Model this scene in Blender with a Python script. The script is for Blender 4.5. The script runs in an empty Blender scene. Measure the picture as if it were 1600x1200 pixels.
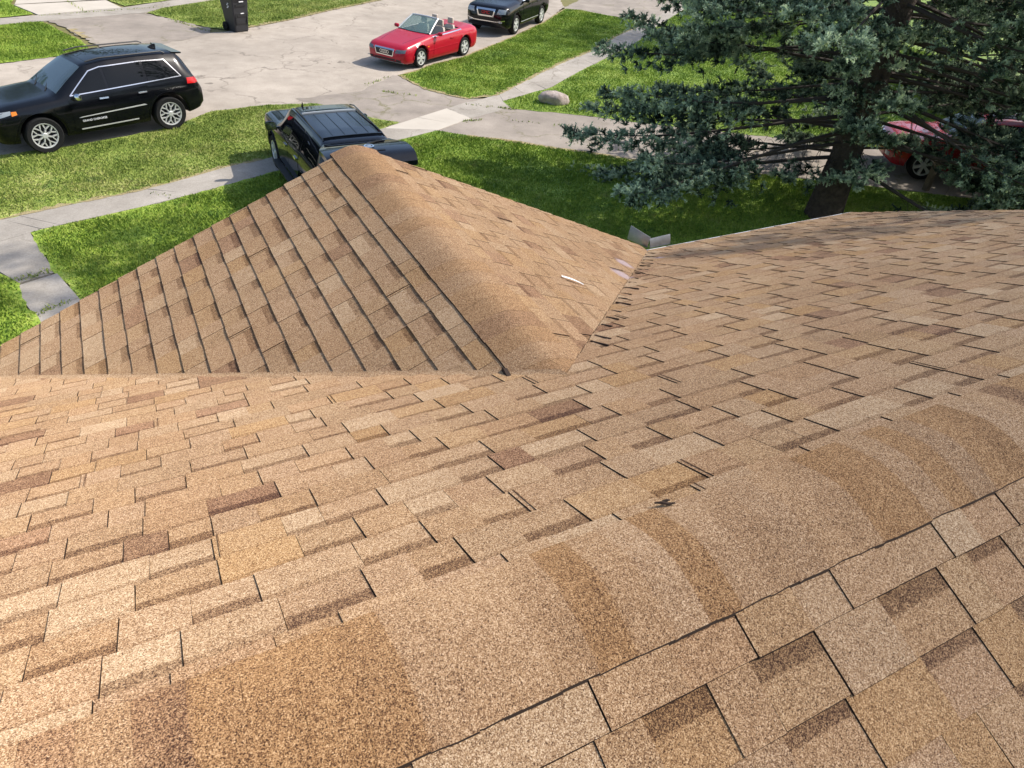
import bpy, bmesh, math, random
import numpy as np
from mathutils import Vector
from mathutils.bvhtree import BVHTree
R = math.radians
sc = bpy.context.scene
COL = sc.collection
# ------------------------------------------------------------------ camera, world, sun, exposure
cam = bpy.data.cameras.new('camera'); camo = bpy.data.objects.new('camera', cam); COL.objects.link(camo)
cam.sensor_width = 36.0; cam.lens = 25.06; cam.clip_start = .05; cam.clip_end = 800
camo.location = (-1.42924, -0.72447, 1.22172); camo.rotation_euler = (0.92344, -0.06902, -0.47377)
sc.camera = camo
SUN_EL, SUN_AZ = 45.0, (0.986, -0.167)            # elevation, horizontal direction towards the sun
w = bpy.data.worlds.new('World'); sc.world = w; w.use_nodes = True
nt = w.node_tree; bg = nt.nodes['Background']; sky = nt.nodes.new('ShaderNodeTexSky')
sky.sky_type = 'NISHITA'; sky.sun_disc = False; sky.sun_elevation = R(SUN_EL)
sky.sun_rotation = math.atan2(SUN_AZ[0], SUN_AZ[1]); sky.dust_density = 2.0
nt.links.new(sky.outputs[0], bg.inputs[0]); bg.inputs[1].default_value = 0.15
sun = bpy.data.lights.new('sun', 'SUN'); suno = bpy.data.objects.new('sun', sun); COL.objects.link(suno)
sun.energy = 3.6; sun.angle = R(.6); sun.color = (1, .95, .87)
suno.location = (20, -6, 25)
suno.rotation_euler = Vector((-SUN_AZ[0]*math.cos(R(SUN_EL)), -SUN_AZ[1]*math.cos(R(SUN_EL)), -math.sin(R(SUN_EL)))).to_track_quat('-Z', 'Y').to_euler()
sc.view_settings.view_transform = 'Standard'; sc.view_settings.look = 'None'
sc.view_settings.exposure = 0.63; sc.view_settings.gamma = 1
sc.cycles.max_bounces = 6

rnd = random.Random(11); NR = np.random.RandomState(5)
GZ = -5.4                                          # ground level
TM, TG = 0.40941, 0.41978                          # roof pitches, main and gable
ZG, YR, YE, XR = -0.56125, 4.25242, 4.14251, 5.5908
# ------------------------------------------------------------------ materials
def mat(name, col, rough=.6, metal=0., spec=.5, coat=0., trans=0.):
    m = bpy.data.materials.new(name); m.use_nodes = True
    b = m.node_tree.nodes['Principled BSDF']
    b.inputs['Base Color'].default_value = (*col, 1); b.inputs['Roughness'].default_value = rough
    b.inputs['Metallic'].default_value = metal; b.inputs['Specular IOR Level'].default_value = spec
    b.inputs['Coat Weight'].default_value = coat; b.inputs['Coat Roughness'].default_value = .04
    b.inputs['Transmission Weight'].default_value = trans
    return m
class NG:
    def __init__(s, m): s.t = m.node_tree; s.b = s.t.nodes['Principled BSDF']
    def n(s, typ, **kw):
        q = s.t.nodes.new('ShaderNode'+typ)
        for k, v in kw.items(): setattr(q, k, v)
        return q
    def l(s, a, b): s.t.links.new(a, b)
    def coord(s, kind='Object'): return s.n('TexCoord').outputs[kind]
    def pos(s): return s.n('NewGeometry').outputs['Position']
    def noise(s, vec, scale, detail=4, rough=.55, dist=0.):
        q = s.n('TexNoise'); s.l(vec, q.inputs['Vector']); q.inputs['Scale'].default_value = scale
        q.inputs['Detail'].default_value = detail; q.inputs['Roughness'].default_value = rough; q.inputs['Distortion'].default_value = dist
        return q.outputs['Fac']
    def vor(s, vec, scale, feature='F1', out='Color', rand=1.):
        q = s.n('TexVoronoi', feature=feature); s.l(vec, q.inputs['Vector']); q.inputs['Scale'].default_value = scale
        q.inputs['Randomness'].default_value = rand
        return q.outputs[out]
    def ramp(s, fac, stops, interp='LINEAR'):
        q = s.n('ValToRGB'); q.color_ramp.interpolation = interp; e = q.color_ramp.elements
        while len(e) < len(stops): e.new(.5)
        for i, (p, c) in enumerate(stops):
            e[i].position = p; e[i].color = (*c, 1) if not isinstance(c, float) else (c, c, c, 1)
        s.l(fac, q.inputs[0]); return q.outputs[0]
    def math(s, op, a, b=None, c=None):
        q = s.n('Math', operation=op)
        for i, v in enumerate((a, b, c)):
            if v is None: continue
            if isinstance(v, (int, float)): q.inputs[i].default_value = v
            else: s.l(v, q.inputs[i])
        return q.outputs[0]
    def mix(s, fac, a, b, blend='MIX'):
        q = s.n('Mix', data_type='RGBA', blend_type=blend)
        for i, v in ((0, fac), (6, a), (7, b)):
            if isinstance(v, (int, float)): q.inputs[i].default_value = v
            elif isinstance(v, tuple): q.inputs[i].default_value = (*v, 1)
            else: s.l(v, q.inputs[i])
        return q.outputs[2]
    def bump(s, h, strength=.3, dist=.01):
        q = s.n('Bump'); q.inputs['Strength'].default_value = strength; q.inputs['Distance'].default_value = dist
        s.l(h, q.inputs['Height']); s.l(q.outputs[0], s.b.inputs['Normal'])
    def sep(s, c): q = s.n('SeparateColor'); s.l(c, q.inputs[0]); return q.outputs

def shingle_material():
    m = mat('shingle_granules', (.4, .25, .14), .95, spec=.12); g = NG(m)
    P = g.pos()
    a = g.sep(g.vor(P, 640)); b = g.sep(g.vor(P, 390)); n2 = g.noise(P, 30, 3)
    att = g.n('Attribute', attribute_name='Tab'); c = g.sep(att.outputs['Color'])
    v = g.math('MULTIPLY_ADD', a[0], .62, g.math('MULTIPLY', b[1], .50))          # granule by granule
    v = g.math('ADD', v, g.math('MULTIPLY_ADD', c[0], 1.0, -.58))
    v = g.math('ADD', v, g.math('MULTIPLY_ADD', n2, .16, -.08))
    v = g.math('ADD', v, g.math('MULTIPLY_ADD', g.noise(P, 1.1, 4, .65), .26, -.13))
    base = g.ramp(v, [(.0, (.050, .026, .018)), (.16, (.135, .072, .044)), (.40, (.325, .202, .109)), (.62, (.452, .300, .168)), (.95, (.71, .568, .40))])
    gold = g.mix(1., base, (1.0, .89, .70), 'MULTIPLY')
    col = g.mix(c[1], base, gold)
    red = g.mix(1., col, (1.02, .92, .93), 'MULTIPLY')
    col = g.mix(c[2], col, red)
    # pale lilac chalk smudges beside the lower end of the right-hand valley
    for (cx, cy, cz, r) in ((1.91, 3.40, -1.41, .10), (1.63, 3.06, -1.28, .11), (2.46, 3.62, -1.56, .07)):
        d = g.n('VectorMath', operation='DISTANCE'); g.l(P, d.inputs[0]); d.inputs[1].default_value = (cx, cy, cz)
        k = g.math('MULTIPLY_ADD', d.outputs['Value'], -1./r, 1.); k = g.math('MAXIMUM', g.math('MULTIPLY_ADD', g.noise(P, 22), .8, g.math('SUBTRACT', k, .45)), 0.)
        k = g.math('MINIMUM', k, .42)
        col = g.mix(k, col, (.52, .46, .56))
    g.l(col, g.b.inputs['Base Color'])
    g.b.inputs['Diffuse Roughness'].default_value = 1.0
    g.bump(a[1], .25, .003)
    return m
M_SH = shingle_material()
M_EDGE = mat('shingle_cut_edge', (.045, .031, .024), .9, spec=.1)
def simple_noise(name, c1, c2, scale, rough=.8, detail=6, bump=.2, bscale=None, bd=.01, spec=.3, extra=None):
    m = mat(name, c1, rough, spec=spec); g = NG(m); P = g.pos()
    col = g.ramp(g.noise(P, scale, detail, .65), [(.3, c1), (.7, c2)])
    if extra: col = extra(g, P, col)
    g.l(col, g.b.inputs['Base Color'])
    if bump: g.bump(g.noise(P, bscale or scale*3, 4), bump, bd)
    return m
def cracks(scale, width, dark, dscale=1.3, damt=.35):
    def f(g, P, col):
        dv = g.n('TexNoise'); g.l(P, dv.inputs['Vector']); dv.inputs['Scale'].default_value = dscale; dv.inputs['Detail'].default_value = 6
        mv = g.n('VectorMath', operation='MULTIPLY_ADD'); g.l(dv.outputs['Color'], mv.inputs[0]); mv.inputs[1].default_value = (damt*4,)*3; g.l(P, mv.inputs[2])
        e = g.vor(mv.outputs[0], scale, 'DISTANCE_TO_EDGE', 'Distance')
        k = g.ramp(e, [(0., 1.), (width, 0.)])
        k = g.math('MULTIPLY', k, g.ramp(g.noise(P, .45, 3), [(.44, 0.), (.62, .75)]))
        sp = g.ramp(g.noise(P, 35, 3, .7), [(.30, .80), (.7, 1.12)])
        col = g.mix(1., col, sp, 'MULTIPLY')
        pt = g.ramp(g.noise(P, .33, 4, .6), [(.35, .86), (.65, 1.08)])
        col = g.mix(1., col, pt, 'MULTIPLY')
        st = g.ramp(g.noise(P, 1.9, 4, .7, 1.2), [(.62, 0.), (.80, .30)])
        col = g.mix(st, col, tuple(x*.55+.02 for x in dark))
        return g.mix(k, col, dark)
    return f
M_STREET = simple_noise('worn_asphalt', (.355, .302, .245), (.455, .392, .322), 1.6, .95, extra=cracks(.42, .02, (.11, .09, .07)))
M_DRIVE = simple_noise('driveway_asphalt', (.25, .213, .178), (.365, .312, .26), 1.2, .95, extra=cracks(.55, .025, (.14, .13, .05)))
M_WALK = simple_noise('old_concrete', (.30, .265, .22), (.43, .385, .33), 1.3, .95, extra=cracks(.35, .012, (.12, .10, .07)))
M_SLAB = simple_noise('new_concrete', (.45, .40, .335), (.53, .475, .40), 1.0, .95, bump=.1)
M_SOIL = simple_noise('soil', (.13, .13, .04), (.22, .185, .08), 4, 1.)
M_DRY = simple_noise('dry_grass_edge', (.27, .21, .10), (.40, .33, .18), 9, 1., bump=.6, bd=.03)
def grass_material(name, lush):
    m = mat(name, (.1, .2, .02), .75, spec=.25); g = NG(m); P = g.pos()
    n = g.noise(P, .75, 5, .6); n3 = g.noise(P, 6, 3, .6); r = g.sep(g.vor(P, 34))
    v = g.math('ADD', g.math('MULTIPLY', n, .8), g.math('MULTIPLY_ADD', n3, .45, g.math('MULTIPLY_ADD', r[0], .38, -.32)))
    if lush > .5:
        st = [(.10, (.065, .125, .016)), (.38, (.185, .29, .034)), (.62, (.31, .41, .055)), (.95, (.50, .51, .15))]
    else:
        st = [(.10, (.085, .14, .022)), (.38, (.21, .285, .05)), (.60, (.32, .375, .085)), (.95, (.54, .48, .22))]
    v = g.math('ADD', v, g.math('MULTIPLY_ADD', g.noise(P, .22, 2), .36, -.18))
    col = g.ramp(v, st)
    dry = g.ramp(g.noise(P, 1.35, 5, .7), [(.60, 0.), (.74, .62)])
    col = g.mix(dry, col, (.36, .31, .13))
    clo = g.ramp(g.noise(P, 2.3, 3, .6, .6), [(.60, 0.), (.70, .55)])
    col = g.mix(clo, col, (.06, .145, .03))
    g.l(col, g.b.inputs['Base Color'])
    g.b.inputs['Diffuse Roughness'].default_value = .6
    return m
M_GRASS = grass_material('lush_grass', 1); M_GRASS_DRY = grass_material('sunny_grass', 0)
M_BLACK = mat('black_paint', (.004, .0045, .006), .14, spec=.3, coat=.15)
M_NAVYBLACK = mat('blue_black_paint', (.005, .007, .012), .10, spec=.35, coat=.22)
M_RED = mat('red_paint', (.40, .004, .022), .28, spec=.35, coat=.3)
M_RED2 = mat('dark_red_paint', (.33, .006, .014), .25, spec=.5, coat=.8)
M_GLASS = mat('tinted_glass', (.004, .005, .006), .03, spec=.3)
M_SHIELD = mat('windshield_glass', (.05, .075, .085), .03, spec=.9)
M_CLEAR = mat('clear_glass', (.20, .28, .27), .03, spec=.6)
M_CHROME = mat('chrome', (.78, .78, .78), .14, 1.)
M_SILVER = mat('silver_alloy', (.66, .66, .64), .32, .35)
M_TYRE = mat('tyre_rubber', (.012, .012, .012), .85, spec=.25)
M_TRIM = mat('black_trim', (.010, .010, .011), .5)
M_LAMP = mat('lamp_lens', (.34, .37, .39), .08, .2)
M_LAMP2 = mat('smoked_lamp_lens', (.13, .15, .17), .06, .1)
M_AMBER = mat('amber_lens', (.8, .22, .02), .2)
M_TAIL = mat('red_lens', (.55, .012, .012), .15)
M_BEIGE = mat('beige_leather', (.50, .43, .36), .6)
M_CARPET = mat('grey_carpet', (.13, .115, .10), .95)
M_WHITE = mat('white_lettering', (.8, .8, .8), .4)
M_REDLET = mat('red_lettering', (.6, .02, .03), .35)
M_BIN = mat('bin_plastic', (.020, .021, .025), .5)
M_GALV = simple_noise('galvanised_metal', (.22, .225, .22), (.36, .36, .35), 9, .42, bump=0); NG(M_GALV).b.inputs['Metallic'].default_value = .7
M_ALU = mat('white_aluminium', (.55, .57, .60), .35, .3)
M_WALLS = simple_noise('siding_paint', (.55, .53, .48), (.6, .58, .53), 2, .7, bump=0)
M_BARK = simple_noise('bark', (.045, .032, .024), (.11, .085, .066), 9, 1., bump=1., bscale=26, bd=.05)
M_WOOD = simple_noise('weathered_wood', (.12, .095, .07), (.2, .16, .12), 8, .9)
M_STONE = simple_noise('boulder_stone', (.24, .19, .165), (.46, .39, .35), 5, .9, bump=.6, bd=.03)

# ------------------------------------------------------------------ object helpers
def tag(o, label=None, cat=None, group=None, kind=None):
    if label: o['label'] = label
    if cat: o['category'] = cat
    if group: o['group'] = group
    if kind: o['kind'] = kind
    return o
def thing(name, label, cat, loc=(0, 0, 0), rotz=0, scale=1, group=None):
    o = bpy.data.objects.new(name, None); COL.objects.link(o); o.empty_display_size = .3
    o.location = loc; o.rotation_euler = (0, 0, rotz); o.scale = (scale,)*3
    return tag(o, label, cat, group)
def mesh(name, verts, faces, mats, parent=None, smooth=False, mi=None):
    me = bpy.data.meshes.new(name); me.from_pydata([tuple(map(float, v)) for v in verts], [], faces)
    for m in (mats if isinstance(mats, (list, tuple)) else [mats]): me.materials.append(m)
    if smooth: me.polygons.foreach_set('use_smooth', [True]*len(me.polygons))
    if mi is not None: me.polygons.foreach_set('material_index', mi)
    me.update()
    o = bpy.data.objects.new(name, me); COL.objects.link(o)
    if parent: o.parent = parent
    return o
class MB:
    """collects shapes into one mesh"""
    def __init__(s): s.v = []; s.f = []; s.mi = []
    def add(s, v, f, mi=0):
        k = len(s.v); s.v += [tuple(map(float, p)) for p in v]; s.f += [tuple(i+k for i in q) for q in f]; s.mi += [mi]*len(f)
    def hexa(s, p, mi=0):       # 8 points: bottom ring 0-3, top ring 4-7
        s.add(p, [(3, 2, 1, 0), (4, 5, 6, 7), (0, 1, 5, 4), (1, 2, 6, 5), (2, 3, 7, 6), (3, 0, 4, 7)], mi)
    def box(s, c, d, mi=0, rz=0.):
        x, y, z = d[0]/2, d[1]/2, d[2]/2; cs, sn = math.cos(rz), math.sin(rz); p = []
        for zz in (-z, z):
            for xx, yy in ((-x, -y), (x, -y), (x, y), (-x, y)): p.append((c[0]+cs*xx-sn*yy, c[1]+sn*xx+cs*yy, c[2]+zz))
        s.hexa(p, mi)
    def rbox(s, c, d, r, mi=0, seg=3, top=1.):   # box with rounded vertical edges and a bevelled top
        x, y, z = d[0]/2, d[1]/2, d[2]/2; ring = []
        for (sx, sy, a0) in ((1, 1, 0), (-1, 1, 90), (-1, -1, 180), (1, -1, 270)):
            for i in range(seg+1):
                a = R(a0+90*i/seg); ring.append((sx*(x-r)+r*math.cos(a), sy*(y-r)+r*math.sin(a)))
        n = len(ring); v = []
        for zz, k in ((-z, .97), (-z+r*.4, 1.), (z-r*.6, top), (z-r*.15, top*.97), (z, top*.90)):
            v += [(c[0]+a*k, c[1]+b*k, c[2]+zz) for a, b in ring]
        f = [(j*n+i, j*n+(i+1) % n, (j+1)*n+(i+1) % n, (j+1)*n+i) for j in range(4) for i in range(n)]
        f += [tuple(range(n))[::-1], tuple(4*n+i for i in range(n))]; s.add(v, f, mi)
    def tube(s, pts, rad, n=8, mi=0, cap=True):
        pts = [Vector(p) for p in pts]; rad = rad if isinstance(rad, (list, tuple)) else [rad]*len(pts); v = []; f = []
        up = Vector((0, 0, 1)); a = None
        for i, p in enumerate(pts):
            t = (pts[min(i+1, len(pts)-1)]-pts[max(i-1, 0)]).normalized()
            if a is None: a = t.cross(up if abs(t.z) < .9 else Vector((1, 0, 0))).normalized()
            a = (a-t*a.dot(t)).normalized(); b = t.cross(a)
            for k in range(n):
                q = 2*math.pi*k/n; v.append(p+(a*math.cos(q)+b*math.sin(q))*rad[i])
        for i in range(len(pts)-1):
            for k in range(n): f.append((i*n+k, i*n+(k+1) % n, (i+1)*n+(k+1) % n, (i+1)*n+k))
        if cap: f += [tuple(range(n))[::-1], tuple((len(pts)-1)*n+k for k in range(n))]
        s.add(v, f, mi)
    def lathe(s, prof, n=28, axis='y', c=(0, 0, 0), mi=0, closed=False):   # prof: (radius, along-axis)
        v = []; f = []; m = len(prof)
        for k in range(n):
            q = 2*math.pi*k/n
            for r, h in prof:
                p = {'y': (r*math.cos(q), h, r*math.sin(q)), 'z': (r*math.cos(q), r*math.sin(q), h), 'x': (h, r*math.cos(q), r*math.sin(q))}[axis]
                v.append((p[0]+c[0], p[1]+c[1], p[2]+c[2]))
        for k in range(n):
            k2 = (k+1) % n
            for i in range(m if closed else m-1):
                i2 = (i+1) % m; f.append((k*m+i, k2*m+i, k2*m+i2, k*m+i2))
        s.add(v, f, mi)
    def build(s, name, mats, parent=None, smooth=False):
        o = mesh(name, s.v, s.f, mats, parent, smooth, s.mi)
        if smooth:
            try: o.data.set_sharp_from_angle(angle=R(38))
            except Exception: pass
        return o
def text_part(name, body, size, m, parent, loc, rot, depth=.004):
    cu = bpy.data.curves.new(name, 'FONT'); cu.body = body; cu.size = size; cu.extrude = depth; cu.align_x = 'CENTER'; cu.align_y = 'CENTER'
    t = bpy.data.objects.new(name, cu); COL.objects.link(t); bpy.context.view_layer.update()
    me = bpy.data.meshes.new_from_object(t.evaluated_get(bpy.context.evaluated_depsgraph_get()))
    bpy.data.objects.remove(t); bpy.data.curves.remove(cu)
    me.materials.clear(); me.materials.append(m)
    o = bpy.data.objects.new(name, me); COL.objects.link(o); o.parent = parent; o.location = loc; o.rotation_euler = rot
    return o

# ------------------------------------------------------------------ ROOF
house = thing('house', 'house in the foreground under a tan laminated shingle roof with a front gable', 'house', (0, 0, GZ))
def hp(o): o.parent = house; o.location = (0, 0, -GZ); return o
def clip(poly, a, b, c):        # keep a*u + b*v <= c ; poly = [(u, v, h, tone), ...]
    out = []; n = len(poly)
    for i in range(n):
        p, q = poly[i], poly[(i+1) % n]; dp, dq = a*p[0]+b*p[1]-c, a*q[0]+b*q[1]-c
        if dp <= 0: out.append(p)
        if dp*dq < 0: t = dp/(dp-dq); out.append(tuple(p[k]+t*(q[k]-p[k]) for k in range(len(p))))
    return out
def tab_colour(r):
    x = r.random()
    if x < .055: return (.29+.12*r.random(), .1*r.random(), .6+.4*r.random())      # dark brown
    if x < .19: return (.47+.06*r.random(), .4+.5*r.random(), .0)                  # golden
    if x < .28: return (.54+.06*r.random(), .1, .0)                                # pale
    return (.455+.07*r.random(), .1+.35*r.random(), .35*r.random())
def slope(name, fmap, u0, u1, vs, regions, seed, exposure=.143, lip=.004, hr=(.0046, .0122), hc=(.0008, .0090), jit=.0018, band=(.030, .050), var=1., bandk=.24, lapline=0.):
    """vs = list of butt distances down the slope; every course is cut into raised tabs and recesses"""
    r = random.Random(seed); V = []; F = []; MI = []; C = []
    def put(poly, col, vtop):
        for reg in regions:
            q = poly
            for (a, b, c) in reg:
                q = clip(q, a, b, c)
                if len(q) < 3: break
            if len(q) < 3: continue
            k = len(V); n = len(q)
            for p in q: V.append(fmap(p[0], p[1], p[2]))
            vm = (min(p[1] for p in q)+max(p[1] for p in q))/2
            for p in q: V.append(fmap(p[0], p[1]+(lip if p[1] > vm and p[1] > vtop+.1 else 0), -.004))
            F.append(tuple(k+i for i in range(n))); MI.append(0); C.extend([(p[3], col[1], col[2], 1) for p in q])
            for i in range(n):
                j = (i+1) % n; F.append((k+j, k+i, k+n+i, k+n+j)); MI.append(1); C.extend([(0, 0, 0, 1)]*4)
    H = lambda d: hc[0]+(hc[1]-hc[0])*(d+.02)/(exposure+.02)
    for ci, vb in enumerate(vs):
        vt = vb-exposure; u = u0-r.random()*.4; raised = r.random() < .5; wob = r.uniform(-.002, .002)
        while u < u1:
            wd = r.uniform(.10, .235) if raised else r.uniform(.10, .22)
            gap = .0019 if r.random() < .6 else .0011
            a, b = u, u+wd-gap; vb2 = vb+wob+r.uniform(-jit, jit); sk = r.uniform(-.002, .002)
            col = tab_colour(r); col = (.465+(col[0]-.465)*var, .25+(col[1]-.25)*var, col[2]*var); t = col[0]
            if raised:
                if lapline:
                    k_ = r.uniform(.55, 1.15)*lapline; hm_ = hr[0]+(hr[1]-hr[0])*(k_+.02)/(exposure+.02)
                    put([(a, vt-.02, hr[0], t-.13), (b, vt-.02, hr[0], t-.13), (b, vt+k_, hm_, t-.11), (a, vt+k_, hm_, t-.11)], col, vt)
                    put([(a, vt+k_, hm_, t), (b, vt+k_, hm_, t), (b+sk, vb2, hr[1], t), (a+sk, vb2, hr[1], t)], col, vt)
                else: put([(a, vt-.02, hr[0], t), (b, vt-.02, hr[0], t), (b+sk, vb2, hr[1], t), (a+sk, vb2, hr[1], t)], col, vt)
                if r.random() < .05:            # two-ply tab: a narrow doubled edge
                    put([(a+.012, vt-.02, .0075, t), (a+.016, vt-.02, .0075, t), (a+.016+sk, vb2, .0135, .1), (a+.012+sk, vb2, .0135, .1)], col, vt)
            else:
                bd = r.uniform(*band); td = max(.05, t-bandk)
                if r.random() < .10: bd = .0005
                put([(a, vt-.02, hc[0], td-.03), (b, vt-.02, hc[0], td-.03), (b, vt+bd*.92, H(bd*.92), td), (a, vt+bd*.92, H(bd*.92), td)], col, vt)
                put([(a, vt+bd*.92, H(bd*.92), td), (b, vt+bd*.92, H(bd*.92), td), (b, vt+bd*1.06, H(bd*1.06), t), (a, vt+bd*1.06, H(bd*1.06), t)], col, vt)
                put([(a, vt+bd*1.06, H(bd*1.06), t), (b, vt+bd*1.06, H(bd*1.06), t), (b, vb2-.0008, hc[1], t), (a, vb2-.0008, hc[1], t)], col, vt)
            u += wd; raised = not raised if r.random() < .94 else raised
    o = mesh(name, V, F, [M_SH, M_EDGE], None, False, MI)
    at = o.data.color_attributes.new('Tab', 'FLOAT_COLOR', 'CORNER'); at.data.foreach_set('color', np.array(C, 'f').ravel())
    return hp(o)
cm, sm, cg, sg = math.cos(TM), math.sin(TM), math.cos(TG), math.sin(TG)
far = lambda x, v, h: (x, v*cm+h*sm, -v*sm+h*cm)
near = lambda x, v, h: (x, -v*cm-h*sm, -v*sm+h*cm)
gl = lambda y, d, h: (-d*cg-h*sg, y, ZG-d*sg+h*cg)
gr = lambda y, d, h: (d*cg+h*sg, y, ZG-d*sg+h*cg)
XL = -8.0; E = .143
VE = YE/cm                                           # slope length to the eave
va, vb_ = -ZG/math.tan(TM)/cm, math.tan(TG)/math.tan(TM)/cm     # valley: v = va + vb_*|x|
hw_eave = (-ZG+0)/1.0
far_vs = [.215+E*k for k in range(31)]; far_vs = [v for v in far_vs if v < VE+.02]
slope('main_roof_slope', far, XL, XR, far_vs,
      [[(1, 0, 0), (vb_, 1, va-.004), (0, -1, -.125)], [(-1, 0, 0), (-vb_, 1, va-.012), (0, -1, -.125), (1, 0, XR)]], 3, band=(.040, .060), lapline=.028)
near_vs = [.26923+E*k for k in range(29)]
slope('rear_roof_slope', near, XL, XR, near_vs, [[(0, -1, -.125), (1, 0, XR)]], 8, .143, .005)
gv = [.18689+E*k-.04121 for k in range(1, 21)]
gmin = lambda s: None
tv = -ZG/math.tan(TM); kv = sg/math.tan(TM)          # gable plane: y >= tv + kv*d
slope('gable_left_slope', gl, tv-.3, YR, gv, [[(-1, kv, -tv+.01), (1, 0, YR), (0, -1, -.12)]], 21, .143, .003, (.0026, .0100), (.0012, .0090), .0008, (.035, .06), .8, .18)
gv_r = [v for v in gv if v < 3.06]
slope('gable_right_slope', gr, tv-.3, YR, gv_r, [[(-1, kv, -tv), (1, 0, YR), (0, -1, -.12), (0, 1, 3.045)]], 5, .143, .003, (.0020, .0080), (.0010, .0066), .0012, (.03, .05), .75, .15)
# the first, plain course tucked against each valley so no deck shows
def deck():
    b = MB(); o = -.012; t = .12
    def slab(pts, n):
        P = [Vector(p) for p in pts]; n = Vector(n); k = len(P)
        v = [p+n*o for p in P]+[p+n*(o-t) for p in P]
        f = [tuple(range(k)), tuple(range(2*k-1, k-1, -1))]+[(i, k+i, k+(i+1) % k, (i+1) % k) for i in range(k)]
        b.add(v, f)
    xe = (-ZG and (YE*math.tan(TM)+ZG)/math.tan(TG))      # where valley meets eave
    slab([far(XL, .02, 0), far(0, .02, 0), far(0, va, 0), far(-xe, VE-.01, 0), far(XL, VE-.01, 0)], (0, sm, cm))
    slab([far(0, .02, 0), far(XR-.012, .02, 0), far(XR-.012, VE-.01, 0), far(xe, VE-.01, 0), far(0, va, 0)], (0, sm, cm))
    slab([near(XL, VE-.01, 0), near(XR-.012, VE-.01, 0), near(XR-.012, .02, 0), near(XL, .02, 0)], (0, -sm, cm))
    d = xe/cg
    slab([gl(YR-.012, .02, 0), gl(tv, .02, 0), gl(YE, d, 0), gl(YR-.012, d, 0)], (-sg, 0, cg))
    slab([gr(tv, .02, 0), gr(YR-.012, .02, 0), gr(YR-.012, d, 0), gr(YE, d, 0)], (sg, 0, cg))
    return hp(b.build('roof_deck', M_SH))
deck()
XE = (YE*math.tan(TM)+ZG)/math.tan(TG)
def ridge_cap(name, axis, s0, s1, half, tan, z0, lift, a, seed, rev=False, lap=.0014, amp=1., E=.090):
    """bent cap shingles, each lapping the next, over a ridge running along x or y"""
    r = random.Random(seed); V = []; F = []; MI = []; C = []
    off = lift+tan*(math.hypot(half, a)-half); n = 22; N = int((s1-s0)/E)+1
    ys = [half*(-1+2*i/n) for i in range(n+1)]; prev = None
    for k in range(N):
        p0 = s0+k*E; q_ = r.random(); nxt = (.27+.08*r.random(), .3, .5) if q_ < .20 and (prev or (1,))[0] > .4 else (.38+.08*r.random(), .9+.1*r.random(), .2) if q_ < .60 else (.44+.11*r.random(), .15+.3*r.random(), .2)
        nxt = (.45+(nxt[0]-.45)*amp, .35+(nxt[1]-.35)*amp, nxt[2]); col, prev = nxt, (prev or nxt); col2 = col[0]+r.uniform(-.02, .02)
        e0, e1 = (.0002, lap) if not rev else (lap, .0002); wv = r.uniform(-.0012, .0012)
        L = []
        for j, (s, h) in enumerate(((p0-.003, e0), (p0+E*.12, e0+(e1-e0)*.12), (p0+E*.5, (e0+e1)/2), (p0+E, e1))):
            row = []
            for i, y in enumerate(ys):
                yy = y*(1+(wv+r.uniform(-.0015, .0015))/half if i in (0, n) else 1); z = z0-tan*math.hypot(yy, a)+off+h
                bow = .004*math.sin(3.1*i/n+k)
                row.append((s+bow, yy, z) if axis == 'x' else (yy, s+bow, z))
            L.append(row)
        k0 = len(V); m = n+1
        for row in L: V.extend(row)
        for j in range(3):
            for i in range(n):
                q = (k0+j*m+i, k0+(j+1)*m+i, k0+(j+1)*m+i+1, k0+j*m+i+1)
                F.append(q if axis == 'x' else q[::-1]); MI.append(0)
                for (jj, ii) in ((j, i), (j+1, i), (j+1, i+1), (j, i+1)) if axis == 'x' else ((j, i+1), (j+1, i+1), (j+1, i), (j, i)):
                    mx = (.5, .0, 0, 0)[jj]; tn = (col[0], col[0], (col[0]+col2)/2, col2)[jj]
                    C.append((tn*(1-mx)+prev[0]*mx-(.02 if jj == 0 else 0), col[1]*(1-mx)+prev[1]*mx, col[2]*(1-mx)+prev[2]*mx, 1))
        def skirt(idx, dz, ox=0, oy=0):
            kk = len(V); nn = len(idx); V.extend([V[i] for i in idx]); V.extend([(V[i][0]+ox, V[i][1]+oy, V[i][2]-dz) for i in idx])
            for t in range(nn-1):
                F.append((kk+t, kk+t+1, kk+nn+t+1, kk+nn+t)); MI.append(1); C.extend([(0, 0, 0, 1)]*4)
        o_ = .0035; skirt([k0+j*m for j in range(4)], lift+.004, *((0, -o_) if axis == 'x' else (-o_, 0))); skirt([k0+j*m+n for j in range(4)], lift+.004, *((0, o_*.3) if axis == 'x' else (o_*.3, 0)))
        skirt([k0+i for i in range(m)] if rev else [k0+3*m+i for i in range(m)], .003); prev = (col2, col[1], col[2])
    o = mesh(name, V, F, [M_SH, M_EDGE], None, False, MI)
    o.data.polygons.foreach_set('use_smooth', [m_ == 0 for m_ in MI])
    at = o.data.color_attributes.new('Tab', 'FLOAT_COLOR', 'CORNER'); at.data.foreach_set('color', np.array(C, 'f').ravel())
    return hp(o)
ridge_cap('main_ridge_cap', 'x', -3.0, XR, .17284*cm, math.tan(TM), 0, .0120, .075, 6, False, .0016, .85)
ridge_cap('gable_ridge_cap', 'y', 1.16, YR+.01, .18689*cg, math.tan(TG), ZG, .012, .075, 9, True, .0005, .45, .143)
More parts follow.
